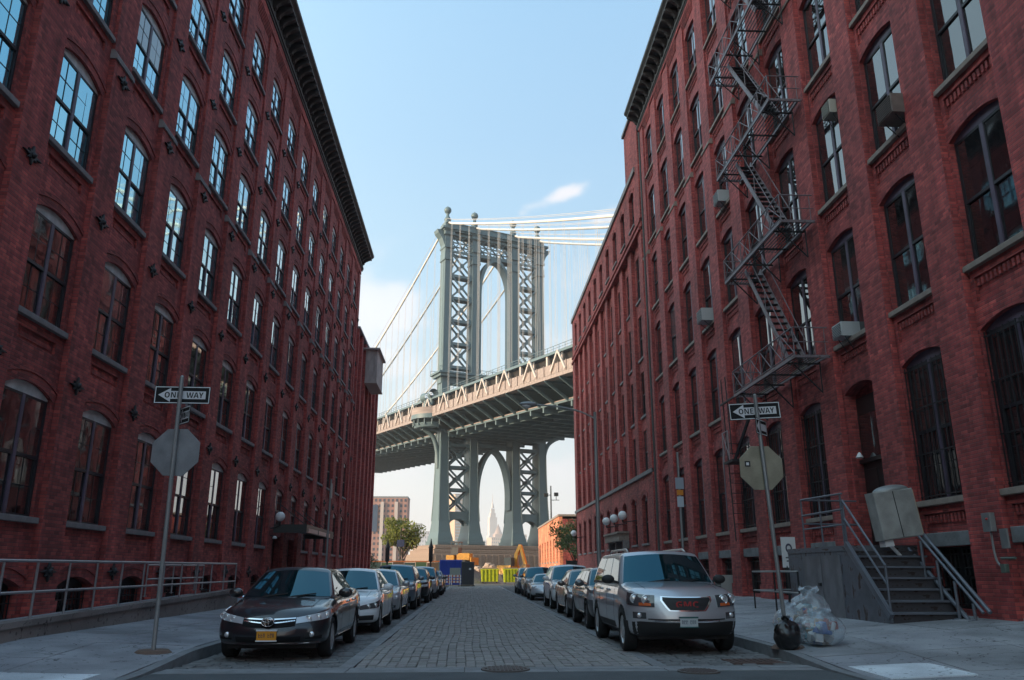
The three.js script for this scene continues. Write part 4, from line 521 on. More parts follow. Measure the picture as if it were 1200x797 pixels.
  function skip(label, x, z, w) { const t = site('waste_skip', label, 'skip', [x, 0, z]); const s = new THREE.Shape([[-w / 2 + 0.12, 0.15], [w / 2 - 0.12, 0.15], [w / 2, 1.6], [-w / 2, 1.6]].map(p => new THREE.Vector2(...p))); mesh('tub', put(extr(s, 1.7, [[[-w / 2 + 0.2, 0.3], [w / 2 - 0.2, 0.3], [w / 2 - 0.08, 1.6], [-w / 2 + 0.08, 1.6]].map(([a, c]) => [a * 0.98, Math.min(c, 1.58)])].slice(1)), 0, 0, -0.85), skipM, t); mesh('rim', [bx(-w / 2 - 0.05, w / 2 + 0.05, 1.6, 1.72, -0.9, 0.9)], skipM, t); mesh('load', [bx(-w / 2 + 0.15, w / 2 - 0.15, 1.72, 1.86, -0.7, 0.7)], std(C(0.2, 0.17, 0.14), 0.95), t); for (let i = 0; i <= 4; i++) mesh('rib', [bx(-w / 2 + 0.2 + i * (w - 0.4) / 4 - 0.05, -w / 2 + 0.2 + i * (w - 0.4) / 4 + 0.05, 0.2, 1.6, 0.85, 0.97)], skipM, t); for (const k of [-1, 1]) mesh('wheel', put(new THREE.CylinderGeometry(0.09, 0.09, 0.12, 10).rotateZ(Math.PI / 2), k * w * 0.38, 0.09, 0.6), M.black, t); }
  skip('longer yellow-green waste skip at the building site', 2.6, -106.5, 2.3); skip('shorter yellow-green waste skip beside the excavator', 5.05, -101.5, 1.9);
  const ym = std(C(0.62, 0.28, 0.02), 0.5, { map: metalTex });
  const ex = site('excavator', 'orange-yellow excavator with its arm folded upright', 'excavator', [6.2, 0, -128], 0.9);
  mesh('track', [bevelBox(0.6, 0.9, 3.6, 0.2, -1, 0.45, 0), bevelBox(0.6, 0.9, 3.6, 0.2, 1, 0.45, 0)], M.black, ex); const exb = mesh('house', [bevelBox(2.4, 1.2, 2.8, 0.15, 0, 1.7, -0.3)], ym, ex); mesh('cab', [bevelBox(0.95, 1.5, 1.4, 0.08, -0.7, 2.7, 0.4)], std(C(0.05, 0.06, 0.06), 0.2), exb);
  mesh('boom', [bar(V3(0.3, 1.8, 0.9), V3(0.3, 4.1, 1.15), 0.6, 0.5, V3(0, 0, 1)), bar(V3(0.3, 4.0, 1.12), V3(0.3, 5.3, 1.85), 0.5, 0.45, V3(0, 0, 1))], ym, ex); mesh('stick', [bar(V3(0.3, 5.3, 1.8), V3(0.3, 2.4, 2.75), 0.42, 0.4, V3(0, 0, 1))], ym, ex); mesh('bucket', put(extr([[0, 0], [0.9, -0.2], [1.1, 0.5], [0.6, 1.0], [0, 0.9]], 1.0).rotateY(Math.PI / 2), -0.2, 1.5, 3.2), std(C(0.2, 0.12, 0.05), 0.7), ex); mesh('hydraulic_ram', [rod(V3(0.3, 2.2, 1.2), V3(0.3, 3.8, 1.5), 0.08)], M.steel, ex);
  const bd = site('bulldozer', 'orange bulldozer with a dark cab above the blue container', 'bulldozer', [-1.4, 2.1, -112], 1.2); mesh('mound', [put(new THREE.ConeGeometry(6.5, 2.9, 9), 0, -0.95, 0)], M.ground, bd); mesh('track', [bevelBox(0.5, 0.8, 3.0, 0.2, -0.9, 0.4, 0), bevelBox(0.5, 0.8, 3.0, 0.2, 0.9, 0.4, 0)], M.black, bd); mesh('hood', [bevelBox(1.2, 0.9, 1.9, 0.1, 0, 1.2, 0.8), bevelBox(1.6, 0.6, 1.2, 0.1, 0, 1.1, -1.0)], ym, bd); mesh('cab', [bx(-0.65, 0.65, 1.5, 2.4, -0.9, 0.1), ...[[-0.65, -0.9], [0.65, -0.9], [-0.65, 0.1], [0.65, 0.1]].map(([x, z]) => box(0.08, 1.0, 0.08, x, 2.6, z)), box(1.5, 0.1, 1.2, 0, 3.1, -0.4)], std(C(0.05, 0.055, 0.06), 0.35), bd); mesh('blade', [bevelBox(2.8, 1.0, 0.2, 0.05, 0, 0.6, 2.2)], ym, bd);
  [[-8.35, 'black spear-topped gate post behind the first parked cars by the annex'], [-3.95, 'black spear-topped gate post beside the blue container']].forEach(([x, l]) => { const t = site('gate_post', l, 'post', [x, 0, -85]); mesh('shaft', [lathe([[0.16, 0], [0.16, 0.4], [0.09, 0.5], [0.09, 2.3], [0.2, 2.4], [0, 2.4]], 10), bx(-0.2, 0.2, 2.4, 3.7, -0.2, 0.2)], M.black, t); mesh('spear_top', put(lathe([[0.26, 0], [0.26, 0.08], [0.1, 0.5], [0.04, 0.9], [0, 0.95]], 8), 0, 3.7, 0), M.black, t); });
  const lp = site('mast_light', 'tall black mast with floodlights before the low brick house', 'lamp', [11.5, 0, -116]); mesh('mast', [rod(V3(0, 0, 0), V3(0, 13.2, 0), 0.14, 8, 0.09), bar(V3(0, 11.2, 0), V3(1.2, 11.2, 0), 0.08, 0.08)], M.black, lp); mesh('floodlight', [bevelBox(0.6, 0.5, 0.4, 0.05, 0.75, 12.0, 0.1), rod(V3(0.75, 11.2, 0), V3(0.75, 11.8, 0.1), 0.05)], M.black, lp); mesh('floodlight', [bevelBox(0.6, 0.5, 0.4, 0.05, -0.7, 11.9, 0.1), rod(V3(-0.7, 11.9, 0), V3(0, 11.9, 0), 0.05)], M.black, lp);
  const fp = site('flag_pole', 'thin dark pole beside the green tree', 'pole', [-9.3, 0, -112]); mesh('shaft', [rod(V3(0, 0, 0), V3(0, 7, 0), 0.08, 6, 0.05)], M.black, fp); mesh('sign', [bx(-0.5, 0.5, 4.6, 5.5, 0.06, 0.1)], std(C(0.03, 0.04, 0.09), 0.6), fp);
  const rb = site('rubble_heap', 'heap of pale rubble behind the yellow-green skips', 'rubble', [3, 0, -135]); { const l = []; for (let i = 0; i < 90; i++) { const g = new THREE.IcosahedronGeometry(rr(0.3, 0.9), 0); g.scale(1, rr(0.5, 0.9), 1); const x = rr(-7, 7); l.push(put(g, x, Math.max(0.2, rr(0, 2.2) * (1 - Math.abs(x) / 8)), rr(-2, 2))); } const m = mesh('rubble', l, std(C(0.42, 0.3, 0.22), 0.95), rb); m.userData.kind = 'stuff'; }
}
// ------------------------------------------------------------------ parked cars
const ev = new Evaluator(); ev.useGroups = false; ev.attributes = ['position', 'normal', 'uv'];
const paintOf = (c, metal = 0.35) => phy(c, 0.3, { metalness: metal, clearcoat: 1, clearcoatRoughness: 0.03 });
const CM = {
  hole: std(C(0.004, 0.004, 0.005), 0.95), chrome: std(C(0.75, 0.76, 0.78), 0.12, { metalness: 1 }), trim: std(C(0.015, 0.015, 0.016), 0.5), plastic: std(C(0.02, 0.02, 0.021), 0.65), lamp: phy(C(0.55, 0.57, 0.6), 0.3, { metalness: 0.35, clearcoat: 1, clearcoatRoughness: 0.02 }), lens: phy(C(0.75, 0.78, 0.8), 0.05, { metalness: 0.6, clearcoat: 1 }), lampDark: phy(C(0.06, 0.065, 0.07), 0.1, { clearcoat: 1 }), amber: phy(C(0.6, 0.12, 0.03), 0.25, { clearcoat: 1 }), red: phy(C(0.42, 0.02, 0.015), 0.2, { clearcoat: 1 }),
  glass: phy(C(0.03, 0.095, 0.12), 0.02, { metalness: 0.85, ior: 1.45 }), rim: std(C(0.45, 0.46, 0.47), 0.3, { metalness: 0.85 }), rimDark: std(C(0.06, 0.06, 0.065), 0.4, { metalness: 0.6 }),
};
const curve = pts => x => { if (x <= pts[0][0]) return pts[0][1]; for (let i = 1; i < pts.length; i++) if (x <= pts[i][0]) { const [a, p] = pts[i - 1], [b, q] = pts[i], pm = i > 1 ? (q - pts[i - 2][1]) / (b - pts[i - 2][0]) : (q - p) / (b - a), pn = i < pts.length - 1 ? (pts[i + 1][1] - p) / (pts[i + 1][0] - a) : (q - p) / (b - a), t = (x - a) / (b - a), h = b - a; return (2 * t ** 3 - 3 * t * t + 1) * p + (t ** 3 - 2 * t * t + t) * h * pm + (-2 * t ** 3 + 3 * t * t) * q + (t ** 3 - t * t) * h * pn; } return pts[pts.length - 1][1]; };
const roundCube = (u, v, w, rx, ry, rz) => { const p = [u, 2 * v - 1, w], r = [rx, ry, rz], d = [0, 0, 0], inn = [0, 0, 0]; let n = 0; for (let i = 0; i < 3; i++) { inn[i] = clamp(p[i], -1 + r[i], 1 - r[i]); d[i] = (p[i] - inn[i]) / r[i]; n = Math.max(n, 0) + d[i] * d[i]; } const L = Math.sqrt(n), mx = Math.max(Math.abs(d[0]), Math.abs(d[1]), Math.abs(d[2])); if (L > 0) for (let i = 0; i < 3; i++) p[i] = inn[i] + d[i] * (mx / L) * r[i]; return [p[0], (p[1] + 1) / 2, p[2]]; };
function cubeMesh(f, nu, nv, nw) {
  const P = [], face = (n, m, q) => { for (let i = 0; i < n; i++) for (let j = 0; j < m; j++) { const a = q(i / n, j / m), b = q((i + 1) / n, j / m), c = q((i + 1) / n, (j + 1) / m), d = q(i / n, (j + 1) / m); P.push(a, b, c, a, c, d); } };
  const L = t => 2 * t - 1;
  face(nu, nv, (s, t) => f(L(s), t, 1)); face(nu, nv, (s, t) => f(-L(s), t, -1)); face(nw, nv, (s, t) => f(1, t, -L(s))); face(nw, nv, (s, t) => f(-1, t, L(s))); face(nu, nw, (s, t) => f(L(s), 1, -L(t))); face(nu, nw, (s, t) => f(L(s), 0, L(t)));
  let g = new THREE.BufferGeometry().setFromPoints(P); g = mergeVertices(g, 1e-4); g.computeVertexNormals(); g.setAttribute('uv', new THREE.BufferAttribute(new Float32Array(g.attributes.position.count * 2), 2)); return g;
}
function carParts(o) {
  const { L, W, y0 = 0.24, roundX = 0.14, roundY = 0.2, roundZ = 0.07 } = o, top = curve(o.top), hw = W / 2, sec = curve([[0, 0.93], [0.2, 0.985], [0.45, 1.0], [0.7, 0.985], [0.88, 0.955], [1, 0.9]]);
  const nosePlan = o.nosePlan ?? 0.34, prof = curve(o.prof), tailP = curve(o.tail || [[0, 0.1], [0.3, 0], [0.7, 0.03], [1, 0.12]]);
  const body = (u0, v0, w0) => {
    const [u, v, w] = roundCube(u0, v0, w0, roundX, roundY, roundZ), au = Math.abs(u);
    const zf = L / 2 - nosePlan * Math.pow(au, 2.5) - prof(v), zr = -L / 2 + 0.2 * Math.pow(au, 2.6) + tailP(v), z = lerp(zr, zf, (w + 1) / 2), s = L / 2 - z;
    const taper = 1 - 0.07 * Math.pow(clamp(1 - s / 1.0, 0, 1), 1.5) - 0.06 * Math.pow(clamp((s - L + 1) / 1, 0, 1), 1.5);
    const crown = (o.crown ?? 0.05) * au * au * (s < 1.3 ? 1 : 0.6);
    return V3(u * hw * sec(v) * taper, y0 + (top(s) - crown - y0) * v, z);
  };
  const c = o.cabin, cab = (u0, v0, w0) => {
    const [u, v, w] = roundCube(u0, v0, w0, 0.1, 0.16, 0.05), e = v, au = Math.abs(u);
    const zf = L / 2 - lerp(c.cowl, c.roofF, Math.pow(e, 1.12)) - (0.16 - 0.04 * v) * au * au * (w > 0 ? 1 : 1), zr = L / 2 - lerp(c.rearB, c.roofR, Math.pow(e, c.rearPow ?? 1.0)) + 0.1 * au * au, z = lerp(zr, zf, (w + 1) / 2), s = L / 2 - z;
    const roof = c.h - 0.05 * au * au - (c.drop ?? 0.05) * Math.pow((s - (c.roofF + c.roofR) / 2) / (c.roofR - c.roofF), 2);
    const yb = c.base; return V3(u * lerp(c.hwB, c.hwT, Math.pow(v, 1.25)), lerp(yb, roof, v), z);
  };
  return { body, cab };
}
function patch(f, ns, nv, s0, s1, vlo, vhi, off, path) { // shell that follows a surface; path(s) gives [u, w]
  const at = typeof vlo === 'number' ? () => vlo : vlo, to = typeof vhi === 'number' ? () => vhi : vhi, P = [], rows = ns + 1;
  for (let i = 0; i <= ns; i++) for (let j = 0; j <= nv; j++) { const s = lerp(s0, s1, i / ns), [u, w] = path(s), v = lerp(at(s), to(s), j / nv); P.push(f(u, v, w)); }
  const id = (i, j) => i * (nv + 1) + j, N = P.map(() => V3(0, 0, 0)), T = [];
  for (let i = 0; i < ns; i++) for (let j = 0; j < nv; j++) { const a = id(i, j), b = id(i + 1, j), c = id(i + 1, j + 1), d = id(i, j + 1); T.push([a, b, c], [a, c, d]); }
  let dot = 0; for (const [a, b, c] of T) { const n = P[b].clone().sub(P[a]).cross(P[c].clone().sub(P[a])); N[a].add(n); N[b].add(n); N[c].add(n); dot += n.dot(P[a].clone().sub(V3(0, 0.7, 0))); }
  const fl = dot < 0 ? -1 : 1; N.forEach(n => n.normalize().multiplyScalar(fl)); const O = P.map((p, i) => p.clone().addScaledVector(N[i], off)), I = P.map((p, i) => p.clone().addScaledVector(N[i], -0.012)), idx = [], V = [...O, ...I], k = P.length;
  for (const [a, b, c] of T) fl > 0 ? idx.push(a, b, c) : idx.push(a, c, b);
  const edge = []; for (let i = 0; i < ns; i++) edge.push([id(i, 0), id(i + 1, 0)], [id(i + 1, nv), id(i, nv)]); for (let j = 0; j < nv; j++) edge.push([id(0, j + 1), id(0, j)], [id(ns, j), id(ns, j + 1)]);
  const g1 = new THREE.BufferGeometry().setFromPoints(O); g1.setIndex(idx); g1.computeVertexNormals();
  const sk = []; for (const [a, b] of edge) fl > 0 ? sk.push(V[a], V[a + k], V[b + k], V[a], V[b + k], V[b]) : sk.push(V[a], V[b + k], V[a + k], V[a], V[b], V[b + k]); const g2 = new THREE.BufferGeometry().setFromPoints(sk); g2.computeVertexNormals();
  return merge([g1, g2]);
}
const FRONT = s => [clamp(s, -1, 1), 1 - Math.max(0, Math.abs(s) - 1)], SIDE = k => s => [k, s], REAR = s => [clamp(s, -1, 1), -1 + Math.max(0, Math.abs(s) - 1)];
const wheelCache = {};
function wheelGeo(R, width, spokes) {
  return wheelCache[[R, width, spokes]] ??= (() => {
    const w = width / 2, ri = R * 0.66, rot = g => { g.rotateZ(-Math.PI / 2); return g; };
    const tyre = rot(lathe([[ri, -w * 0.8], [R * 0.8, -w], [R * 0.94, -w * 0.92], [R, -w * 0.6], [R, w * 0.6], [R * 0.94, w * 0.92], [R * 0.8, w], [ri, w * 0.8], [ri, -w * 0.8]], 36));
    const rim = [rot(lathe([[ri, -w * 0.78], [ri * 0.93, -w * 0.6], [ri * 0.93, w * 0.5], [ri * 1.0, w * 0.84], [ri * 0.95, w * 0.86], [ri * 0.9, w * 0.5]], 36)), put(rot(new THREE.CylinderGeometry(ri * 0.2, ri * 0.24, 0.05, 16)), w * 0.62, 0, 0)];
    for (let i = 0; i < spokes; i++) { const g = extr([[-ri * 0.09, ri * 0.12], [ri * 0.09, ri * 0.12], [ri * 0.13, ri * 0.94], [-ri * 0.13, ri * 0.94]], 0.03, [], { bevelEnabled: true, bevelSize: 0.008, bevelThickness: 0.008, bevelSegments: 1 }); g.rotateZ(i / spokes * Math.PI * 2); g.rotateY(Math.PI / 2); g.translate(w * 0.48, 0, 0); rim.push(g); }
    return { tyre, rim: merge(rim), disc: put(rot(new THREE.CylinderGeometry(ri * 0.92, ri * 0.92, 0.02, 24)), w * 0.1, 0, 0) };
  })();
}
const bodyCache = {};
function makeCar(name, label, o, paint, x, zFront, group) {
  const { L, W, y0 = 0.24, R = 0.33, fo = 0.93, wb, c = o.cabin } = o, { body, cab } = carParts(o), t = thing(name, label, 'car', [x, 0.0, zFront - L / 2], 0, group);
  const ax = [L / 2 - fo, L / 2 - fo - wb], tw = W / 2 - 0.125;
  let G = bodyCache[o.key];
  if (!G) {
    G = bodyCache[o.key] = {}; const base = new Brush(prep(cubeMesh(body, 26, 18, 54)).clone()); let res = base;
    for (const z of ax) for (const k of [-1, 1]) { const cy = new Brush(new THREE.CylinderGeometry(R + 0.055, R + 0.055, 0.62, 40).rotateZ(Math.PI / 2)); cy.position.set(k * (W / 2 - 0.02), R - 0.01 + (o.archUp ?? 0.015), z); cy.updateMatrixWorld(); res = ev.evaluate(res, cy, SUBTRACTION); }
    G.body = res.geometry; G.cab = cubeMesh(cab, 18, 12, 30);
  }
  const bm = mesh('body', G.body, paint, t); mesh('cabin', G.cab, paint, t);
  mesh('underside', [bx(-W / 2 + 0.2, W / 2 - 0.2, y0 - 0.06, y0 + 0.35, -L / 2 + 0.35, L / 2 - 0.4)], CM.plastic, t);
  // glass
  mesh('windshield', patch(cab, 24, 10, -0.93, 0.93, s => 0.12, s => 0.9 - 0.02 * s * s, 0.006, FRONT), CM.glass, t);
  mesh('rear_window', patch(cab, 20, 10, -0.9, 0.9, 0.16, 0.86, 0.006, REAR), CM.glass, t);
  mesh('wiper', [-0.5, 0.12].map(u => { const a = cab(u, 0.1, 1), b = cab(u + 0.52, 0.2, 1); return bar(a.add(V3(0, 0.012, 0.03)), b.add(V3(0, 0.012, 0.03)), 0.02, 0.02); }), CM.trim, t);
  for (const k of [-1, 1]) {
    for (const [a, b, q] of (o.sideWin || [[0.9, 0.06], [0.0, -0.62], [-0.68, -0.9]])) mesh('side_window', patch(cab, 12, 8, a, b, 0.16, s => 0.86 - (s > 0.6 ? (s - 0.6) * 0.25 : s < -0.6 ? (-0.6 - s) * (o.cDrop ?? 0.5) : 0), 0.005, SIDE(k)), CM.glass, t);
    mesh('window_trim', patch(cab, 24, 1, 0.95, -0.93, 0.1, 0.15, 0.008, SIDE(k)), o.brightTrim ? CM.chrome : CM.trim, t);
    for (const w of o.seams || [0.33, -0.12, -0.5]) mesh('door_seam', patch(body, 1, 12, w, w - 0.004, 0.14, 0.97, 0.002, SIDE(k)), CM.trim, bm);
    mesh('sill_trim', patch(body, 16, 2, 0.38, -0.44, 0.02, o.sillV ?? 0.09, 0.006, SIDE(k)), o.lowerTrim ? CM.plastic : paint, t);
    for (const w of o.handles || [-0.06, -0.44]) { const p = body(k, 0.83, w); mesh('door_handle', bevelBox(0.035, 0.035, 0.2, 0.012, p.x + k * 0.015, p.y, p.z), o.brightTrim ? CM.chrome : paint, t); }
    // mirror
    const mp = cab(k, 0.16, 0.86), mg = new THREE.SphereGeometry(1, 16, 12); mg.scale(0.125, 0.085, 0.075); const mm = mesh('mirror', [put(mg, mp.x + k * 0.18, mp.y + 0.04, mp.z - 0.02), bar(V3(mp.x - k * 0.02, mp.y - 0.02, mp.z - 0.02), V3(mp.x + k * 0.1, mp.y + 0.01, mp.z - 0.02), 0.04, 0.06)], o.mirror || paint, t); mesh('mirror_glass', put(new THREE.CylinderGeometry(0.07, 0.07, 0.012, 16).rotateX(Math.PI / 2).scale(1.4, 1, 1), mp.x + k * 0.18, mp.y + 0.04, mp.z - 0.088), CM.lampDark, mm);
    // lights
    const lamps = o.lamp || { s0: 0.56, s1: 1.14, lo: s => 0.62 + 0.1 * (s - 0.56), hi: s => 0.76 + 0.16 * (s - 0.56) };
    const hl = mesh('headlight', patch(body, 14, 5, k * lamps.s0, k * lamps.s1, s => lamps.lo(Math.abs(s)), s => lamps.hi(Math.abs(s)), 0.012, FRONT), lamps.mat || CM.lamp, t);
    for (const q of lamps.lens || [0.3, 0.62]) { const s = lerp(lamps.s0, lamps.s1, q), [u, w] = FRONT(k * s), p = body(u, lerp(lamps.lo(s), lamps.hi(s), lamps.lensV ?? 0.5), w), r = (lamps.r || 0.055) * 0.8; mesh('lens', [put(new THREE.SphereGeometry(r, 16, 10).scale(1, 1, 0.45), p.x, p.y, p.z - 0.005), put(new THREE.TorusGeometry(r * 1.1, r * 0.16, 8, 18), p.x, p.y, p.z + 0.014)], CM.lens, hl); }
    if (lamps.amber) mesh('indicator', patch(body, 3, 3, k * lamps.amber[0], k * lamps.amber[1], lamps.amber[2], lamps.amber[3], 0.018, FRONT), CM.amber, hl);
    mesh('tail_light', patch(body, 8, 4, k * 0.62, k * 1.1, 0.66, 0.84, 0.008, REAR), CM.red, t);
    if (o.fog) { const [u, w] = FRONT(k * o.fog[0]), p = body(u, o.fog[1], w); const f = mesh('fog_recess', patch(body, 4, 4, k * (o.fog[0] - 0.11), k * (o.fog[0] + 0.11), o.fog[1] - 0.07, o.fog[1] + 0.07, 0.004, FRONT), o.fogMat || CM.plastic, t); mesh('fog_lamp', put(new THREE.SphereGeometry(0.045, 14, 8).scale(1, 1, 0.6), p.x, p.y, p.z + 0.005), CM.lens, f); }
  }
  // front face
  for (const [a, b, lo, hi, m, nm] of o.face || []) mesh(nm || 'grille', patch(body, 20, 4, a, b, lo, hi, 0.008, FRONT), m, t);
  if (o.plate) { const p = body(0, o.plate[0], 1), g = mesh('number_plate', bevelBox(0.31, 0.16, 0.012, 0.004, 0, p.y, p.z + 0.022), o.plate[1], t); const l = []; for (let i = 0; i < 7; i++) if (i !== 3) { const x = -0.122 + i * 0.036, q = hh(i * 7 + o.key.length, 33); l.push(bx(x, x + 0.007, p.y - 0.03, p.y + 0.03, p.z + 0.0285, p.z + 0.031), bx(x + 0.007, x + 0.024, p.y + (q > 0.4 ? 0.023 : -0.004), p.y + (q > 0.4 ? 0.03 : 0.004), p.z + 0.0285, p.z + 0.031)); if (q > 0.3) l.push(bx(x + 0.017, x + 0.024, p.y + (q > 0.65 ? -0.03 : 0.0), p.y + 0.022, p.z + 0.0285, p.z + 0.031)); if (q < 0.6) l.push(bx(x + 0.007, x + 0.024, p.y - 0.03, p.y - 0.023, p.z + 0.0285, p.z + 0.031)); } mesh('plate_marks', l, o.plate[2], g); mesh('plate_frame', [bx(-0.165, 0.165, p.y + 0.065, p.y + 0.09, p.z + 0.014, p.z + 0.032), bx(-0.165, 0.165, p.y - 0.09, p.y - 0.072, p.z + 0.014, p.z + 0.032)], o.plate[3] || CM.trim, g); }
  // rear plate, bonnet seam
  { const p = body(0, 0.6, -1); mesh('number_plate', bevelBox(0.31, 0.16, 0.012, 0.004, 0, p.y, p.z - 0.015), M.white, t); }
  mesh('bonnet_seam', [-1, 1].map(k => patch(body, 1, 10, k * 0.8, k * 0.794, 1, 1, 0.0, FRONT)).slice(2).concat(patch((u, v, w) => body(u, 1, w), 1, 12, 0, 1, 0, 1, 0.001, s => [0, 0.9])).slice(1).concat([-1, 1].map(k => { const pts = []; for (let i = 0; i <= 12; i++) { const w = lerp(0.97, 0.55, i / 12), p = body(k * 0.74, 1, w); pts.push(V3(p.x, p.y + 0.001, p.z)); } return new THREE.TubeGeometry(new THREE.CatmullRomCurve3(pts), 14, 0.004, 4); })), CM.trim, bm);
  // wheels
  const wg = wheelGeo(R, o.tyreW || 0.22, o.spokes || 10);
  for (const z of ax) for (const k of [-1, 1]) { const w = new THREE.Group(); w.name = 'wheel'; w.position.set(k * tw, R, z); w.rotation.y = k > 0 ? 0 : Math.PI; w.rotation.x = 0; t.add(w); mesh('tyre', wg.tyre, M.rubber, w); mesh('rim', wg.rim, o.rimMat || CM.rim, w); mesh('brake_disc', wg.disc, CM.rimDark, w); mesh('wheel_liner', box(0.02, R * 1.5, R * 2, k > 0 ? -0.3 : -0.3, 0.08, 0), CM.plastic, w); }
  return t;
}
const sedan = (key, p = {}) => ({ key, L: 4.8, W: 1.82, wb: 2.78, fo: 0.95, R: 0.325, top: [[0, 0.70], [0.12, 0.765], [0.35, 0.82], [0.8, 0.89], [1.3, 0.96], [1.8, 0.99], [3.6, 1.02], [4.2, 1.08], [4.8, 1.05]], prof: [[0, 0.09], [0.2, 0.01], [0.4, 0.0], [0.6, 0.03], [0.8, 0.1], [1, 0.22]], cabin: { cowl: 1.12, roofF: 2.02, roofR: 3.25, rearB: 4.3, h: 1.475, base: 0.9, hwB: 0.815, hwT: 0.585, drop: 0.05 }, ...p });
const suv = (key, p = {}) => ({ key, L: 5.05, W: 1.98, wb: 3.02, fo: 0.98, R: 0.37, y0: 0.3, tyreW: 0.25, roundX: 0.12, roundY: 0.16, top: [[0, 0.98], [0.15, 1.06], [0.5, 1.13], [1.2, 1.2], [1.6, 1.22], [4.6, 1.22], [5.05, 1.18]], prof: [[0, 0.1], [0.2, 0.02], [0.4, 0.0], [0.7, 0.04], [0.9, 0.1], [1, 0.2]], nosePlan: 0.3, cabin: { cowl: 1.2, roofF: 1.9, roofR: 4.55, rearB: 4.95, h: 1.79, base: 1.1, hwB: 0.93, hwT: 0.745, drop: 0.04 }, sideWin: [[0.9, 0.4], [0.35, -0.22], [-0.28, -0.86]], seams: [0.36, -0.02, -0.42], handles: [0.05, -0.35], cDrop: 0.1, ...p });
const blackM = CM.plastic;
const plateNY = [0.5, std(C(0.72, 0.30, 0.02), 0.5), std(C(0.05, 0.03, 0.08), 0.6), M.white];
// the dark sedan nearest the camera on the left
{
  const o = sedan('hero_sedan', { lamp: { s0: 0.5, s1: 1.2, lo: s => 0.655 + 0.12 * (s - 0.5), hi: s => 0.80 + 0.19 * (s - 0.5), lens: [0.3, 0.52, 0.74], r: 0.055, amber: [1.12, 1.19, 0.79, 0.88] }, fog: [0.78, 0.33], plate: [0.36, ...plateNY.slice(1)], spokes: 10, mirror: paintOf(C(0.03, 0.028, 0.03)), brightTrim: true,
    face: [[-0.49, 0.49, s => 0.575 + 0.12 * s * s, s => 0.76 + 0.03 * Math.abs(s), CM.hole, 'grille'], [-0.49, 0.49, s => 0.765 + 0.03 * Math.abs(s), s => 0.79 + 0.035 * Math.abs(s), CM.chrome, 'grille_bar'], [-0.48, 0.48, s => 0.675 + 0.1 * Math.abs(s), s => 0.70 + 0.1 * Math.abs(s), CM.chrome, 'grille_bar'], [-0.6, 0.6, s => 0.12 + 0.04 * s * s, s => 0.31 - 0.03 * s * s, CM.hole, 'lower_grille'], [-0.95, 0.95, s => 0.055, s => 0.08, CM.chrome, 'lip'], [0.68, 0.95, s => 0.2, s => 0.2 + 0.24 * (s - 0.55), CM.hole, 'fog_surround'], [-0.95, -0.68, s => 0.2, s => 0.2 + 0.24 * (-s - 0.55), CM.hole, 'fog_surround']] });
  const p = paintOf(C(0.017, 0.019, 0.024), 0.3), t = makeCar('parked_car', 'dark charcoal sedan with a yellow number plate by the left kerb', o, p, -3.2, -13.72, 'cars parked along the kerbs');
  const { body } = carParts(o), q = body(0, 0.73, 1), el = (a, b, x, y, r) => put(new THREE.TorusGeometry(1, r, 8, 28).scale(a, b, 0.6), q.x + x, q.y + y, q.z + 0.03);
  const badge = mesh('badge', [el(0.095, 0.066, 0, 0, 0.12), el(0.03, 0.058, 0, -0.006, 0.2), el(0.064, 0.024, 0, 0.028, 0.24)], CM.chrome, t); mesh('badge_back', put(new THREE.CylinderGeometry(1, 1, 0.02, 28).rotateX(Math.PI / 2).scale(0.095, 0.066, 1), q.x, q.y, q.z + 0.016), CM.lampDark, badge);
}
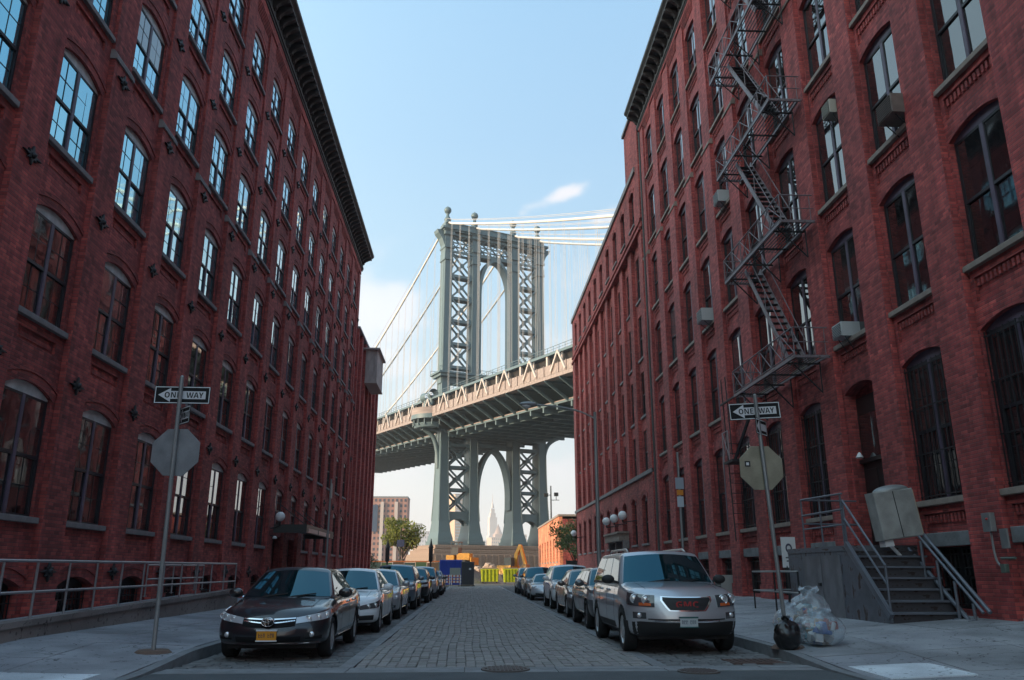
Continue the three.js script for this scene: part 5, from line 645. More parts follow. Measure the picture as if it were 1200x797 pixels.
// the silver sport utility car nearest the camera on the right
const font = await new FontLoader().loadAsync('fonts/droid/droid_sans_bold.typeface.json');
const text = (s, size, depth) => { const g = new TextGeometry(s, { font, size, depth, curveSegments: 4, bevelEnabled: false }); g.computeBoundingBox(); const b = g.boundingBox; g.translate(-(b.min.x + b.max.x) / 2, -(b.min.y + b.max.y) / 2, 0); return g; };
{
  const o = suv('hero_suv', { lamp: { s0: 0.6, s1: 1.1, lo: s => 0.66 + 0.02 * (s - 0.6), hi: s => 0.9 + 0.03 * (s - 0.6), lens: [0.3, 0.68], lensV: 0.62, r: 0.085, mat: CM.lampDark, amber: [0.66, 0.86, 0.68, 0.74] }, fog: [0.86, 0.47], fogMat: CM.lampDark, plate: [0.36, std(C(0.5, 0.54, 0.55), 0.5), std(C(0.03, 0.06, 0.1), 0.6), std(C(0.03, 0.12, 0.12), 0.5)], spokes: 6, lowerTrim: true, sillV: 0.2, mirror: CM.plastic, rimMat: std(C(0.6, 0.61, 0.62), 0.3, { metalness: 0.8 }),
    face: [[-1.22, 1.22, 0.0, s => 0.34 - (Math.abs(s) > 0.95 ? 0.02 : 0), blackM, 'lower_bumper'], [-0.62, 0.62, s => 0.35, s => 0.385 - 0.0 * s, CM.chrome, 'bumper_strip'], [-0.72, 0.72, 0.385, s => 0.44 - 0.04 * Math.abs(s), blackM, 'bumper_slot'], [-0.5, 0.5, s => 0.6 + Math.max(0, Math.abs(s) - 0.36) * 1.5, s => 0.89, CM.chrome, 'grille_surround']] });
  const p = paintOf(C(0.52, 0.54, 0.57), 0.5), t = makeCar('parked_car', 'silver sport utility car with a black grille by the right kerb', o, p, 3.78, -14.42, 'cars parked along the kerbs');
  const { body, cab } = carParts(o);
  const gr = mesh('grille', patch(body, 20, 4, -0.46, 0.46, s => 0.625 + Math.max(0, Math.abs(s) - 0.33) * 1.5, s => 0.872, 0.016, s => { const [u, w] = FRONT(s); return [u, w]; }), CM.trim, t);
  for (let i = 0; i < 5; i++) mesh('grille_bar', patch(body, 16, 1, -0.34 - i * 0.02, 0.34 + i * 0.02, 0.655 + i * 0.045, 0.663 + i * 0.045, 0.02, FRONT), CM.plastic, gr);
  const q = body(0, 0.75, 1), q2 = body(0.25, 0.75, 1); mesh('letters', put(text('GMC', 0.1, 0.012).scale(1.3, 1, 1), 0, q.y, q.z + 0.012), std(C(0.45, 0.035, 0.035), 0.4), gr);
  for (const k of [-1, 1]) { const pts = []; for (let i = 0; i <= 10; i++) { const w = lerp(0.82, -0.86, i / 10), c = cab(k * 0.78, 1, w); pts.push(V3(c.x, c.y + (i === 0 || i === 10 ? 0.0 : 0.06), c.z)); } mesh('roof_rail', new THREE.TubeGeometry(new THREE.CatmullRomCurve3(pts), 24, 0.022, 6), std(C(0.55, 0.53, 0.5), 0.35, { metalness: 0.6 }), t); }
}
// the cars behind them
{
  const G = 'cars parked along the kerbs', tall = p => suv('tall' + JSON.stringify(p || {}), { L: 4.6, W: 1.82, wb: 2.62, R: 0.345, top: [[0, 0.88], [0.15, 0.96], [0.5, 1.02], [1.1, 1.08], [1.5, 1.1], [4.2, 1.12], [4.6, 1.08]], cabin: { cowl: 1.08, roofF: 1.85, roofR: 4.05, rearB: 4.5, h: 1.66, base: 1.0, hwB: 0.85, hwT: 0.64, drop: 0.04 }, face: [[-0.5, 0.5, 0.62, 0.82, blackM, 'grille'], [-0.85, 0.85, 0.1, 0.3, blackM, 'lower_grille'], [-0.5, 0.5, 0.83, 0.86, CM.chrome, 'grille_bar']], plate: [0.42, ...plateNY.slice(1)], ...p });
  const low = (k, p = {}) => sedan(k, { face: [[-0.45, 0.45, 0.58, 0.74, blackM, 'grille'], [-0.75, 0.75, 0.12, 0.32, blackM, 'lower_grille'], [-0.45, 0.45, 0.745, 0.765, CM.chrome, 'grille_bar']], plate: [0.42, ...plateNY.slice(1)], fog: [0.8, 0.26], ...p });
  const white = paintOf(C(0.78, 0.8, 0.82), 0.0), silver = paintOf(C(0.42, 0.44, 0.46), 0.5), steelB = paintOf(C(0.16, 0.2, 0.24), 0.5), dark = paintOf(C(0.016, 0.016, 0.02), 0.25), grey = paintOf(C(0.11, 0.115, 0.12), 0.4), navy = paintOf(C(0.014, 0.02, 0.04), 0.3);
  const merc = low('white_sedan', { L: 4.6, W: 1.8, lamp: { s0: 0.55, s1: 1.12, lo: s => 0.58 + 0.08 * (s - 0.55), hi: s => 0.72 + 0.26 * (s - 0.55), mat: CM.lampDark, lens: [0.4, 0.7], amber: null }, face: [[-0.42, 0.42, s => 0.52 + 0.05 * s * s, 0.76, blackM, 'grille'], [-0.4, 0.4, 0.62, 0.635, CM.chrome, 'grille_bar'], [-0.4, 0.4, 0.69, 0.705, CM.chrome, 'grille_bar'], [0.55, 0.92, 0.14, 0.34, blackM, 'air_intake'], [-0.92, -0.55, 0.14, 0.34, blackM, 'air_intake'], [-0.45, 0.45, 0.12, 0.32, blackM, 'lower_grille']], fog: null });
  makeCar('parked_car', 'white sedan parked directly behind the charcoal sedan', merc, white, -2.98, -19.4, G);
  makeCar('parked_car', 'silver sedan between the white sedan and a steel-blue wagon', low('mid_sedan'), silver, -2.98, -25.2, G);
  makeCar('parked_car', 'steel-blue tall wagon behind the silver sedan on the left', tall({ L: 4.7 }), steelB, -2.9, -31.4, G);
  makeCar('parked_car', 'dark hatchback behind the steel-blue wagon', tall({ L: 4.2, wb: 2.5, cabin: { cowl: 0.98, roofF: 1.7, roofR: 3.6, rearB: 4.1, h: 1.56, base: 0.98, hwB: 0.83, hwT: 0.62, drop: 0.05 } }), dark, -2.72, -38.0, G);
  makeCar('parked_car', 'silver wagon behind the dark hatchback on the left', tall({}), silver, -2.6, -44.0, G);
  makeCar('parked_car', 'black sedan last but one in the left row', low('mid_sedan'), dark, -2.5, -50.2, G);
  makeCar('parked_car', 'grey sedan last in the left row, near the site barriers', low('mid_sedan'), grey, -2.6, -57.5, G);
  const big = { spokes: 12, R: 0.345, rimMat: std(C(0.12, 0.12, 0.13), 0.35, { metalness: 0.8 }), lamp: { s0: 0.62, s1: 1.12, lo: s => 0.62, hi: s => 0.8 + 0.1 * (s - 0.6) } };
  makeCar('parked_car', 'dark grey hatchback with big wheels behind the silver sport utility car', tall({ ...big, L: 4.3, wb: 2.6, W: 1.84, cabin: { cowl: 1.0, roofF: 1.75, roofR: 3.7, rearB: 4.2, h: 1.52, base: 0.98, hwB: 0.84, hwT: 0.62, drop: 0.05 } }), grey, 3.88, -20.35, G);
  makeCar('parked_car', 'bronze-grey sedan behind the dark grey hatchback', low('mid_sedan'), paintOf(C(0.15, 0.135, 0.125), 0.45), 3.98, -25.7, G);
  makeCar('parked_car', 'white wagon with a black front behind the bronze-grey sedan', tall({ L: 4.5, face: [[-0.9, 0.9, 0.02, 0.34, blackM, 'lower_bumper'], [-0.5, 0.5, 0.6, 0.84, blackM, 'grille'], [-0.5, 0.5, 0.7, 0.73, CM.chrome, 'grille_bar']] }), white, 4.05, -31.6, G);
  const sport = sedan('sport', { L: 4.45, W: 1.84, wb: 2.36, fo: 1.0, top: [[0, 0.58], [0.15, 0.66], [0.5, 0.76], [1.0, 0.82], [1.5, 0.88], [3, 0.95], [3.8, 0.93], [4.45, 0.8]], cabin: { cowl: 1.3, roofF: 1.95, roofR: 2.7, rearB: 4.0, h: 1.29, base: 0.8, hwB: 0.76, hwT: 0.52, drop: 0.05 }, lamp: { s0: 0.66, s1: 0.98, lo: s => 0.72, hi: s => 0.98, lens: [0.5], r: 0.08 }, face: [[-0.8, 0.8, 0.1, 0.3, blackM, 'lower_grille']], plate: [0.38, M.white, CM.trim], sideWin: [[0.85, 0.0], [-0.06, -0.5]] });
  makeCar('parked_car', 'low pale silver sports coupe on the right side', sport, paintOf(C(0.5, 0.53, 0.56), 0.3), 3.98, -41.3, G);
  makeCar('parked_car', 'charcoal wagon behind the pale sports coupe', tall({}), grey, 4.05, -47.0, G);
  makeCar('parked_car', 'blue-grey wagon last in the right row', tall({ L: 4.7 }), steelB, 4.0, -53.2, G);
}
// ------------------------------------------------------------------ fire escape
{
  const t = thing('fire_escape', 'grey iron fire escape zigzagging down the factory wall', 'fire escape'), im = std(C(0.24, 0.205, 0.23), 0.5, { map: rustTex }), dk = std(C(0.016, 0.016, 0.02), 0.6);
  const XO = 9.2, XI = 10.12, Z0 = -21.7, Z1 = -27.15, lv = [7.3, 11.5, 15.65, 19.8, 23.95];
  lv.forEach((y, i) => {
    const p = mesh('platform', [bar(V3(XO, y, Z0), V3(XO, y, Z1), 0.1, 0.05), bar(V3(XI, y, Z0), V3(XI, y, Z1), 0.08, 0.05), bar(V3(XO, y, Z0), V3(XI + 0.1, y, Z0), 0.08, 0.05), bar(V3(XO, y, Z1), V3(XI + 0.1, y, Z1), 0.08, 0.05)], im, t);
    for (let k = 0; k < 8; k++) { const x = lerp(XO + 0.1, XI - 0.08, k / 7), open = k > 2 && k < 7 && i > 0; for (const [za, zb] of open ? [[-24.2, Z0], [Z1, -26.1]] : [[Z1, Z0]]) mesh('slat', [bx(x - 0.012, x + 0.012, y - 0.01, y + 0.01, za, zb)], dk, p); }
    for (let z = Z1 + 0.6; z < Z0; z += 1.4) mesh('joist', [bx(XO, XI + 0.1, y - 0.08, y - 0.03, z - 0.02, z + 0.02)], dk, p);
    for (const z of [Z1 + 0.5, -24.4, Z0 - 0.5]) mesh('bracket', [rod(V3(XO + 0.1, y - 0.05, z), V3(10.14, y - 0.95, z), 0.022), rod(V3(10.13, y - 0.95, z), V3(10.13, y, z), 0.02)], dk, t);
    const H = 0.86, r = mesh('railing', [rod(V3(XO, y + H, Z0), V3(XO, y + H, Z1), 0.024), rod(V3(XO, y + H * 0.12, Z0), V3(XO, y + H * 0.12, Z1), 0.018), ...[Z0, Z1].flatMap(z => [rod(V3(XO, y + H, z), V3(XI + 0.1, y + H, z), 0.02), rod(V3(XO, y + H * 0.5, z), V3(XI + 0.1, y + H * 0.5, z), 0.014)])], im, t);
    const n = 6; for (let k = 0; k <= n; k++) { const z = lerp(Z0, Z1, k / n); mesh('baluster', [rod(V3(XO, y, z), V3(XO, y + H, z), 0.018)], im, r); if (k < n) { const q = lerp(Z0, Z1, (k + 1) / n); mesh('lattice', [rod(V3(XO, y + 0.1, z), V3(XO, y + H, q), 0.016, 5), rod(V3(XO, y + H, z), V3(XO, y + 0.1, q), 0.016, 5)], im, r); } }
    for (const z of [Z0, Z1]) for (let k = 1; k < 4; k++) mesh('baluster', [rod(V3(lerp(XO, XI, k / 3), y, z), V3(lerp(XO, XI, k / 3), y + H, z), 0.012, 5)], im, r);
    if (i) { const a = V3(0, y, -25.85), b = V3(0, lv[i - 1] + 0.02, -22.75), st = mesh('stair', [9.5, 10.02].map(x => bar(V3(x, a.y, a.z), V3(x, b.y, b.z), 0.16, 0.035)), im, t); for (let k = 1; k < 15; k++) { const f = k / 15; mesh('tread', [bx(9.52, 10.0, lerp(a.y, b.y, f) - 0.015, lerp(a.y, b.y, f) + 0.015, lerp(a.z, b.z, f) - 0.09, lerp(a.z, b.z, f) + 0.09)], dk, st); } mesh('handrail', [rod(V3(9.5, a.y + 0.75, a.z + 0.1), V3(9.5, b.y + 0.75, b.z), 0.016), rod(V3(10.02, a.y + 0.75, a.z + 0.1), V3(10.02, b.y + 0.75, b.z), 0.016), rod(V3(9.5, lerp(a.y, b.y, 0.5), lerp(a.z, b.z, 0.5)), V3(9.5, lerp(a.y, b.y, 0.5) + 0.75, lerp(a.z, b.z, 0.5)), 0.014)], im, st); }
  });
  // drop ladder with its small landing
  const ld = mesh('drop_ladder', [rod(V3(9.35, 8.3, -29.0), V3(9.35, 2.4, -28.6), 0.022), rod(V3(9.35, 5.4, -28.3), V3(9.35, 8.3, -28.5), 0.02), bar(V3(9.3, 7.35, -27.1), V3(9.3, 7.35, -29.1), 0.06, 0.05), bar(V3(9.7, 6.6, -27.2), V3(9.4, 5.2, -28.2), 0.12, 0.05)], dk, t);
  for (let i = 0; i < 9; i++) mesh('rung', [rod(V3(9.35, 3 + i * 0.36, -28.62 - i * 0.024), V3(9.95, 3 + i * 0.36, -28.62 - i * 0.024), 0.014, 5)], dk, ld);
  const lp = mesh('ladder_landing', [bx(9.2, 10.1, 5.12, 5.2, -28.9, -27.9)], dk, t); mesh('landing_gate', [rod(V3(9.2, 5.2, -28.8), V3(9.2, 6.25, -28.8), 0.025), rod(V3(9.2, 5.2, -28.2), V3(9.2, 6.25, -28.2), 0.025), rod(V3(9.2, 6.25, -28.8), V3(9.2, 6.25, -28.2), 0.022), rod(V3(9.2, 5.3, -28.8), V3(9.2, 6.25, -28.2), 0.016), rod(V3(9.2, 6.25, -28.8), V3(9.2, 5.3, -28.2), 0.016)], std(C(0.32, 0.26, 0.27), 0.5), lp);
}
// ------------------------------------------------------------------ stoop, lift and what stands along the right-hand wall
{
  const sm_ = std(C(0.16, 0.17, 0.2), 0.55, { map: rustTex }), dk = std(C(0.065, 0.06, 0.068), 0.6, { map: rustTex }), rl = std(C(0.2, 0.22, 0.26), 0.45, { metalness: 0.3, map: metalTex });
  const t = thing('entrance_stoop', 'grey steel stoop with railings at the factory door', 'stairs'), X0 = 8.5, X1 = 9.8, ZT = -18.25, ZB = -16.62, YT = 1.95;
  mesh('landing', [bx(X0 - 0.04, 10.12, YT - 0.12, YT, -21.7, ZT)], sm_, t);
  for (let i = 0; i < 7; i++) { const y = 0.36 + (i + 1) * 0.227, z = ZB - i * 0.233; if (i < 6) { const s = mesh('step', [bx(X0 + 0.03, X1 + 0.25, y - 0.04, y, z - 0.27, z + 0.02)], rl, t); mesh('riser', [bx(X0 + 0.04, X1 + 0.2, y - 0.24, y - 0.04, z - 0.05, z - 0.03)], dk, s); } else mesh('riser', [bx(X0 + 0.04, X1 + 0.2, y - 0.36, y - 0.13, z - 0.05, z - 0.03)], dk, t); }
  const side = extr([[16.62, 0.25], [21.7, 0.25], [21.7, YT - 0.121], [18.25, YT - 0.121], [16.62, 0.52]], 0.05); side.rotateY(Math.PI / 2); mesh('side_panel', muv(put(side, X0 - 0.03, 0, 0)), sm_, t);
  mesh('stringer', [bar(V3(X0 - 0.02, 0.5, ZB + 0.02), V3(X0 - 0.02, YT + 0.03, ZT), 0.14, 0.09)], rl, t);
  mesh('access_door', [bx(X0 - 0.055, X0 - 0.03, 0.3, 1.75, -19.6, -18.62), bx(X0 - 0.06, X0 - 0.03, 0.3, 1.75, -20.66, -19.64)], std(C(0.21, 0.21, 0.23), 0.55, { map: metalTex }), t); mesh('door_handle', [bx(X0 - 0.1, X0 - 0.06, 1.05, 1.12, -19.8, -19.68)], M.iron, t);
  mesh('back_panel', [bx(X0, 10.12, 0.3, YT - 0.13, -21.7, -21.64)], sm_, t);
  const rt = (a, b, r = 0.024) => rod(a, b, r, 8);
  const r1 = mesh('landing_railing', [rt(V3(X0, YT + 1.2, -20.6), V3(X0, YT + 1.15, ZT)), rt(V3(X0, YT + 0.8, -20.6), V3(X0, YT + 0.8, ZT)), rt(V3(X0, YT + 0.46, -20.6), V3(X0, YT + 0.46, ZT), 0.02), rt(V3(X0, YT + 1.2, -20.6), V3(10.1, YT + 1.2, -20.9)), rt(V3(X0, YT + 0.6, -20.6), V3(10.1, YT + 0.6, -20.9))], rl, t);
  for (const z of [-20.6, -19.5, -18.35]) mesh('post', [rt(V3(X0, YT, z), V3(X0, YT + 1.18, z))], rl, r1);
  const r2 = mesh('stair_railing', [rt(V3(X0, YT + 1.0, ZT), V3(X0, 1.5, ZB - 0.02), 0.026), rt(V3(X0, YT + 0.6, ZT), V3(X0, 1.12, ZB - 0.02))], rl, t); for (const [y0, y1, z] of [[0.45, 1.5, ZB - 0.02], [YT, YT + 1.0, ZT]]) mesh('post', [rt(V3(X0, y0, z), V3(X0, y1, z), 0.026)], rl, r2);
  // inclined wheelchair lift
  const l = thing('stair_lift', 'boxy grey stair lift parked at the top of its sloping rails', 'stair lift');
  const lm = std(C(0.40, 0.40, 0.38), 0.5, { map: metalTex }), a0 = V3(10.0, 0.62, -15.75), a1 = V3(10.0, 2.35, -17.95);
  mesh('lift_rail', [rt(a0, a1, 0.04), rt(V3(9.86, 0.62, -15.75), V3(9.86, 2.35, -17.95), 0.03), rt(V3(9.92, 0.45, -16.35), V3(9.92, 1.9, -18.3), 0.045)], rl, l);
  for (const f of [0.12, 0.36, 0.6, 0.84]) { const p = a0.clone().lerp(a1, f); mesh('rail_leg', [rt(V3(9.85, p.y - 0.05, p.z), V3(9.85, f < 0.7 ? 0.44 : 0.44 + (f - 0.6) * 1.6, p.z), 0.032), rt(V3(9.85, f < 0.7 ? 0.46 : 0.46 + (f - 0.6) * 1.6, p.z), V3(9.68, f < 0.7 ? 0.44 : 0.44 + (f - 0.6) * 1.6, p.z + 0.05), 0.03)], rl, l); }
  const bxm = mesh('housing', [muv(bevelBox(0.92, 1.05, 0.42, 0.03, 9.52, 2.66, -17.85))], lm, l); { const a = 0.13, px = 9.9, py = 2.13; bxm.rotation.z = a; bxm.position.set(px - (px * Math.cos(a) - py * Math.sin(a)), py - (px * Math.sin(a) + py * Math.cos(a)), 0); } mesh('housing_seam', [bx(9.505, 9.52, 2.16, 3.16, -17.645, -17.632)], M.iron, bxm); mesh('side_cover', [bx(9.981, 10.0, 2.18, 3.14, -18.03, -17.67)], std(C(0.45, 0.38, 0.27), 0.6), bxm); mesh('cover_cap', put(new THREE.SphereGeometry(0.5, 18, 8, 0, Math.PI * 2, 0, Math.PI / 2).scale(0.82, 0.26, 0.42), 9.58, 3.18, -17.85), M.galv, bxm); mesh('bracket', [bx(9.1, 9.3, 2.0, 2.13, -17.98, -17.72), rt(V3(9.25, 2.06, -17.85), V3(9.5, 1.75, -17.95), 0.04)], M.white, bxm);
  // meters, conduit, pipe on the pilaster by the lift
  const e = thing('meter_box', 'grey electric box with conduit on the pilaster by the lift', 'meter box', [10.1, 0, -15.45]); mesh('box', [bevelBox(0.12, 0.36, 0.26, 0.015, -0.04, 2.3, 0)], M.galv, e); mesh('knob', [put(new THREE.SphereGeometry(0.025, 8, 6), -0.11, 2.36, 0.05)], std(C(0.5, 0.04, 0.04), 0.4), e); mesh('conduit', new THREE.TubeGeometry(new THREE.CatmullRomCurve3([V3(-0.03, 2.12, 0), V3(-0.03, 1.75, 0.01), V3(-0.03, 1.55, 0.06), V3(-0.04, 1.46, 0.2)]), 14, 0.022, 8), M.galv, e); mesh('socket', [bevelBox(0.1, 0.16, 0.14, 0.02, -0.04, 1.44, 0.26), rod(V3(-0.04, 1.62, 0.2), V3(-0.04, 1.62, 0.62), 0.025)], std(C(0.1, 0.13, 0.11), 0.5), e);
  tag(mesh('notice_plate', [bevelBox(0.04, 0.36, 0.22, 0.01, 10.06, 1.98, -15.05)], M.galv), 'small blank grey plate on the pilaster by the electric box', 'plate');
  { const h = thing('plastic_bag', 'small white plastic bag at the foot of the wall by the lift', 'bag', [9.95, 0.44, -14.55]); const g = new THREE.IcosahedronGeometry(0.1, 3), p = g.attributes.position; for (let i = 0; i < p.count; i++) { const k = 1 + 0.45 * (vn(p.getX(i) * 22 + 9, p.getY(i) * 22 + p.getZ(i) * 17) - 0.5); p.setXYZ(i, p.getX(i) * k, p.getY(i) * k * 1.4, p.getZ(i) * k); } g.computeVertexNormals(); mesh('bag', put(g, 0, 0.13, 0), M.white, h); }
  // basement stair guard with a leaning notice board
  const g = thing('area_railing', 'black two-bar area railing beyond the stoop', 'railing'); for (const z of [-20.75, -22.4, -24.1]) mesh('post', [rt(V3(8.3, 0.3, z), V3(8.3, 1.38, z))], M.iron, g); mesh('top_rail', [rt(V3(8.3, 1.38, -20.75), V3(8.3, 1.38, -24.1)), rt(V3(8.3, 1.38, -24.1), V3(10.0, 1.4, -24.1))], M.galv, g); mesh('mid_rail', [rt(V3(8.3, 0.86, -20.75), V3(8.3, 0.86, -24.1)), rt(V3(8.3, 0.86, -24.1), V3(10.0, 0.88, -24.1))], M.galv, g);
  const nb = thing('notice_board', 'white parking notice board on a stand beside the stoop', 'sign', [9.75, 0.45, -24.9]); mesh('board', [bx(-0.22, 0.22, 1.05, 1.95, -0.02, 0.02)], M.white, nb); mesh('ring_symbol', put(new THREE.TorusGeometry(0.1, 0.028, 8, 20).scale(0.8, 1.1, 0.4), 0, 1.62, 0.022), std(C(0.05, 0.05, 0.09), 0.6), nb); mesh('text_lines', [bx(-0.12, 0.12, 1.32, 1.36, 0.02, 0.024), bx(-0.1, 0.1, 1.22, 1.26, 0.02, 0.024)], std(C(0.12, 0.12, 0.15), 0.6), nb); mesh('stand', [rod(V3(-0.15, 0, 0.2), V3(-0.1, 1.1, 0), 0.025), rod(V3(0.15, 0, 0.2), V3(0.1, 1.1, 0), 0.025), rod(V3(0, 0, -0.35), V3(0, 1.1, -0.02), 0.025)], M.iron, nb);
  // air conditioners
  const ac = (label, z, y, w, h, d, mat, tint) => { const t = thing('air_conditioner', label, 'air conditioner', [10.3, y, z], -Math.PI / 2); const c = mesh('case', [bevelBox(w, h, d, 0.02, 0, h / 2, d / 2 - 0.3)], mat, t); const n = 7; mesh('front_panel', [bx(-w / 2 + 0.04, w / 2 - 0.04, 0.04, h - 0.04, d - 0.302, d - 0.29)], std(C(0.06, 0.06, 0.06), 0.7), c); for (let i = 0; i <= n; i++) { const q = lerp(0.05, h - 0.05, i / n); mesh('louvre', [bx(-w / 2 + 0.04, w / 2 - 0.04, q - 0.008, q + 0.008, d - 0.29, d - 0.275)], mat, c); } for (const k of [-1, 1]) mesh('bracket', [rod(V3(k * w * 0.35, 0, d - 0.42), V3(k * w * 0.35, -0.35, -0.08), 0.015)], M.iron, t); };
  const wht = std(C(0.42, 0.44, 0.45), 0.5), rust = std(C(0.22, 0.17, 0.15), 0.75, { map: metalTex });
  ac('rusty boxy air conditioner in a third-floor window near the lift', -16.75, 11.95, 0.7, 0.5, 0.66, rust); ac('white air conditioner in the window above the stoop door', -20.75, 7.57, 0.56, 0.4, 0.55, wht); ac('pale ventilator box at the head of a window above the stoop', -19.95, 14.0, 0.5, 0.42, 0.5, std(C(0.42, 0.4, 0.34), 0.6)); ac('big white air conditioner beyond the fire escape', -32.85, 11.8, 0.75, 0.55, 0.75, wht); ac('white air conditioner just beyond the fire escape, under a high platform', -29.85, 16.0, 0.62, 0.5, 0.62, wht); ac('pale ground-level air conditioner by the wall behind the silver car', -32.9, 0.55, 0.8, 0.7, 0.7, std(C(0.33, 0.33, 0.32), 0.6));
}
// ------------------------------------------------------------------ poles, signs, lamps
{
  const oneway = (parent, w, h, x, y, z, ry, dir = -1, tilt = 0, withText = true) => {
    const s = new THREE.Group(); s.name = 'one_way_sign'; parent.add(s); s.position.set(x, y, z); s.rotation.set(0, ry, tilt);
    mesh('plate', bevelBox(w, h, 0.012, 0.003), std(C(0.006, 0.006, 0.007), 0.85), s);
    const b = 0.014; mesh('border', [bx(-w / 2 + 0.008, w / 2 - 0.008, h / 2 - 0.008 - b, h / 2 - 0.008, 0.006, 0.008), bx(-w / 2 + 0.008, w / 2 - 0.008, -h / 2 + 0.008, -h / 2 + 0.008 + b, 0.006, 0.008), bx(-w / 2 + 0.008, -w / 2 + 0.008 + b, -h / 2 + 0.022, h / 2 - 0.022, 0.006, 0.0079), bx(w / 2 - 0.008 - b, w / 2 - 0.008, -h / 2 + 0.022, h / 2 - 0.022, 0.006, 0.0079)], M.white, s);
    const k = w / 0.95, hk = h / 0.31; mesh('arrow', put(extr([[-0.41, 0], [-0.2, 0.125], [-0.2, 0.07], [0.4, 0.07], [0.4, -0.07], [-0.2, -0.07], [-0.2, -0.125]].map(([a, c]) => [a * k, c * hk]), 0.002), 0, 0, 0.006), std(C(0.66, 0.66, 0.68), 0.45), s);
    if (withText) mesh('letters', [put(text('ONE', 0.098 * hk, 0.0015), -0.165 * k, 0, 0.0085), put(text('WAY', 0.098 * hk, 0.0015), 0.215 * k, 0, 0.0085)], std(C(0.012, 0.012, 0.014), 0.5), s);
  };
  const octo = (parent, r, x, y, z, mat, ry = 0) => { const s = new THREE.Shape(); for (let i = 0; i < 8; i++) { const a = (i + 0.5) * Math.PI / 4; i ? s.lineTo(Math.cos(a) * r, Math.sin(a) * r) : s.moveTo(Math.cos(a) * r, Math.sin(a) * r); } s.closePath(); const g = extr(s, 0.006, [], { bevelEnabled: true, bevelSize: 0.004, bevelThickness: 0.003, bevelSegments: 1 }); const m = mesh('octagon_back', muv(g), mat, parent); m.position.set(x, y, z); m.rotation.y = ry; mesh('sign_face', put(extr(s, 0.002), 0, 0, -0.007), std(C(0.5, 0.02, 0.02), 0.4), m); return m; };
  const pole = (label, base, top, r, nm = 'sign_pole') => { const t = thing(nm, label, 'sign pole'); mesh('shaft', [rod(base, top, r, 12), put(new THREE.SphereGeometry(r, 10, 6), top.x, top.y, top.z)], M.galv, t); for (let i = 0; i < 8; i++) { const p = base.clone().lerp(top, 0.25 + i * 0.09); mesh('clamp', [put(new THREE.CylinderGeometry(r + 0.004, r + 0.004, 0.015, 12), p.x, p.y, p.z)], M.galv, t); } mesh('footing', put(new THREE.CylinderGeometry(0.24, 0.3, 0.05, 11), base.x, base.y + 0.015, base.z), std(C(0.2, 0.13, 0.10), 0.95, { map: asphTex }), t); return t; };
  const weather = (c, sd) => std(c, 0.45, { metalness: 0.35, map: metalTex });
  const lp = pole('steel pole with one way and octagonal signs by the ramp railing', V3(-5.04, padY(-5.04, -14) - 0.02, -14.0), V3(-5.09, 4.66, -14.0), 0.036);
  oneway(lp, 0.95, 0.31, -5.07, 4.355, -14.06, 0.03); oneway(lp, 0.5, 0.3, -4.98, 3.99, -14.03, -0.9, -1, -0.02, true); octo(lp, 0.43, -5.07, 3.35, -14.05, weather(C(0.30, 0.31, 0.33)), 0.0);
  const rp = pole('leaning steel pole with one way and octagonal signs by the rubbish bags', V3(5.42, padY(5.42, -14.26) - 0.02, -14.26), V3(5.215, 4.5, -14.26), 0.036);
  oneway(rp, 0.95, 0.31, 5.21, 4.225, -14.32, -0.03, -1, 0.055); oneway(rp, 0.5, 0.28, 5.3, 3.92, -14.3, 0.85, -1, 0.0, false); const oc = octo(rp, 0.42, 5.24, 3.18, -14.31, weather(C(0.40, 0.37, 0.28)), 0); mesh('sticker', [bx(-0.3, -0.2, 0.02, 0.12, 0.01, 0.012)], M.iron, oc); mesh('sticker_mark', [bx(-0.275, -0.225, 0.045, 0.095, 0.012, 0.014)], M.white, oc);
  // tall street lamp
  const sl = thing('street_lamp', 'tall street lamp whose arm reaches over the street from the right', 'street lamp', [5.8, 0, -37]); mesh('column', [rod(V3(0, 0.1, 0), V3(0, 8.6, 0), 0.11, 12, 0.07), put(lathe([[0.2, 0], [0.2, 0.5], [0.12, 0.7], [0.11, 0.8]], 12), 0, 0.12, 0)], M.galv, sl); mesh('arm', new THREE.TubeGeometry(new THREE.CatmullRomCurve3([V3(0, 8.3, 0), V3(-0.7, 8.62, 0), V3(-1.8, 8.85, 0), V3(-2.9, 8.93, 0)]), 20, 0.04, 8), M.galv, sl); const hd = mesh('lamp_head', put(new THREE.SphereGeometry(1, 18, 10).scale(0.42, 0.11, 0.17), -3.15, 8.96, 0), std(C(0.3, 0.31, 0.32), 0.4), sl); mesh('lens', put(new THREE.SphereGeometry(1, 16, 8, 0, Math.PI * 2, Math.PI / 2, Math.PI / 2).scale(0.24, 0.12, 0.13), -3.22, 8.9, 0), M.globe, hd);
  const p2 = thing('street_sign_post', 'thin post with small notices beside the factory wall', 'sign post', [6.5, 0, -25]); mesh('shaft', [rod(V3(0, padY(6.5, -25), 0), V3(0, 5, 0), 0.04, 8)], M.galv, p2); mesh('notice', [bx(-0.13, 0.13, 3.85, 4.2, 0.045, 0.06)], std(C(0.3, 0.34, 0.4), 0.5), p2); mesh('notice', [bx(-0.1, 0.1, 3.66, 3.82, 0.045, 0.06)], std(C(0.62, 0.22, 0.02), 0.5), p2); mesh('notice', [bx(-0.1, 0.1, 3.3, 3.62, 0.045, 0.06)], std(C(0.45, 0.5, 0.56), 0.5), p2);
  const p3 = thing('street_sign_post', 'thin grey post before the warehouse entrance canopy', 'sign post', [-4.8, 0, -28.2]); mesh('shaft', [rod(V3(0, padY(-4.8, -28), 0), V3(0.0, 4.45, 0), 0.035, 8)], M.galv, p3); mesh('notice', [bx(0.02, 0.04, 3.8, 4.3, -0.15, 0.15)], M.galv, p3);
}
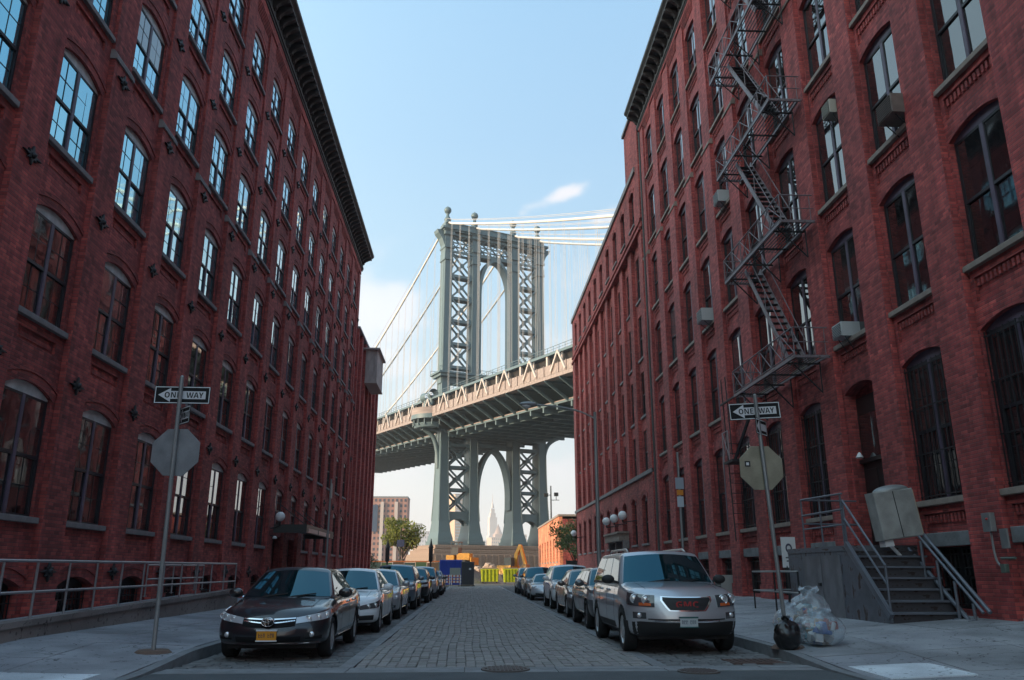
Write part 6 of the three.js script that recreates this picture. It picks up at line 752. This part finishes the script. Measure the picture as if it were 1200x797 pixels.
// ------------------------------------------------------------------ rubbish bags
{
  const bagGeo = (rx, h, rz, sd, neck = 0.16, amp = 0.2) => { const g = mergeVertices(new THREE.SphereGeometry(1, 48, 36)), p = g.attributes.position; for (let i = 0; i < p.count; i++) { const x = p.getX(i), y = p.getY(i), z = p.getZ(i), a = Math.atan2(z, x), t = (y + 1) / 2; let prof = Math.pow(Math.sin(Math.PI * Math.min(1, 0.08 + t * 0.9)), 0.55); if (t > 0.8) prof = lerp(prof, neck, sm(0.8, 0.9, t)) * (t > 0.93 ? 1 + (t - 0.93) * 9 : 1); const rad = Math.hypot(x, z) || 1e-6, fold = 1 + amp * 0.35 * Math.sin(a * 9 + sd * 3 + y * 3) * sm(0.35, 0.85, t) + amp * (fbm(a * 2.2 + sd * 13 + 50, y * 3.4 + 30 + sd, 4) - 0.5) * 1.8 * (rad > 0.05 ? 1 : 0), k = prof * fold; p.setXYZ(i, x / rad * k * rx * (rad > 1e-5 ? 1 : 0), Math.max(0, t < 0.08 ? 0 : (t - 0.08) / 0.92) * h * (1 + 0.05 * Math.sin(a * 3 + sd)), z / rad * k * rz * (rad > 1e-5 ? 1 : 0)); } g.computeVertexNormals(); return prep(g); };
  const clear = phy(C(0.88, 0.93, 0.96), 0.14, { transmission: 0.8, thickness: 0, clearcoat: 0.6, clearcoatRoughness: 0.2 }), black = phy(C(0.012, 0.012, 0.013), 0.32, { clearcoat: 0.4, clearcoatRoughness: 0.25 });
  const bag = (nm, label, x, z, rx, h, rz, mat, sd, turn, fill, neck) => { const t = thing(nm, label, 'rubbish bag', [x, padY(x, z), z], turn); mesh('bag', bagGeo(rx, h, rz, sd, neck), mat, t); if (fill) { const cs = [C(0.5, 0.5, 0.5), C(0.03, 0.12, 0.35), C(0.45, 0.24, 0.1), C(0.55, 0.5, 0.42), C(0.35, 0.05, 0.04), C(0.08, 0.25, 0.3), C(0.6, 0.62, 0.6), C(0.25, 0.17, 0.1)].map(c => std(c, 0.7)); seed = 900 + sd; for (let i = 0; i < 34; i++) { const a = rr(0, 6.28), q = Math.sqrt(rnd()) * 0.8, y = rr(0.1, 0.6) * h, g = i % 3 ? new THREE.BoxGeometry(rr(0.08, 0.2), rr(0.05, 0.16), rr(0.06, 0.16)) : new THREE.CylinderGeometry(0.035, 0.035, rr(0.12, 0.22), 10); g.rotateX(rr(0, 3)); g.rotateZ(rr(0, 3)); const m = mesh('contents', put(g, Math.cos(a) * q * rx * 0.9, y, Math.sin(a) * q * rz * 0.9), cs[i % 8], t); } } };
  bag('black_rubbish_bag', 'small tied black rubbish bag against the leaning sign pole', 5.33, -14.02, 0.215, 0.5, 0.2, black, 1, 0, false, 0.22);
  bag('clear_rubbish_bag', 'bulging clear rubbish bag with blue contents on the kerb', 6.02, -14.25, 0.4, 0.56, 0.33, clear, 2, 0.3, true, 0.3);
  bag('clear_rubbish_bag', 'tall clear rubbish bag heaped behind the blue-filled one', 6.15, -14.95, 0.4, 0.88, 0.36, clear, 5, 1.1, true, 0.3);
  bag('clear_rubbish_bag', 'slumped clear rubbish bag behind the black bag', 5.68, -14.75, 0.28, 0.66, 0.28, clear, 8, 2.0, true, 0.3);
}
// ------------------------------------------------------------------ the street goes on behind the camera (seen in the car glass)
{
  const back = (name, label, X, side) => { const t = thing(name, label, 'building', [X, 0, 0]); mesh('building_block', [muv(side < 0 ? bx(-16, 0, 0, 17, 12, 60) : bx(0, 16, 0, 17, 12, 60))], side < 0 ? M.brickL : M.brickR, t); mesh('cornice', [side < 0 ? bx(-16, 0.7, 17, 18, 11.5, 60) : bx(-0.7, 16, 17, 18, 11.5, 60)], M.cornice, t); for (let r = 0; r < 3; r++) { for (let c = 0; c < 10; c++) { const m = mesh('window', box(0.1, 2.4, 1.8), M.glass[c % 3], t); m.position.set(side < 0 ? 0.04 : -0.04, 4 + r * 4, 15 + c * 3.4); } for (let c = 0; c < 4; c++) { const m = mesh('window', box(1.8, 2.4, 0.1), M.glass[c % 3], t); m.position.set(side * (2.4 + c * 3.6), 4 + r * 4, 11.96); } } };
  back('corner_block', 'brick corner block behind the camera on the left side', WALL_L - 0.5, -1); back('corner_block', 'brick corner block behind the camera on the right side', WALL_R + 0.5, 1);
}
scene.fog = new THREE.FogExp2(new THREE.Color().setRGB(0.85, 0.82, 0.82), 0.0003);
renderer.render(scene, camera);
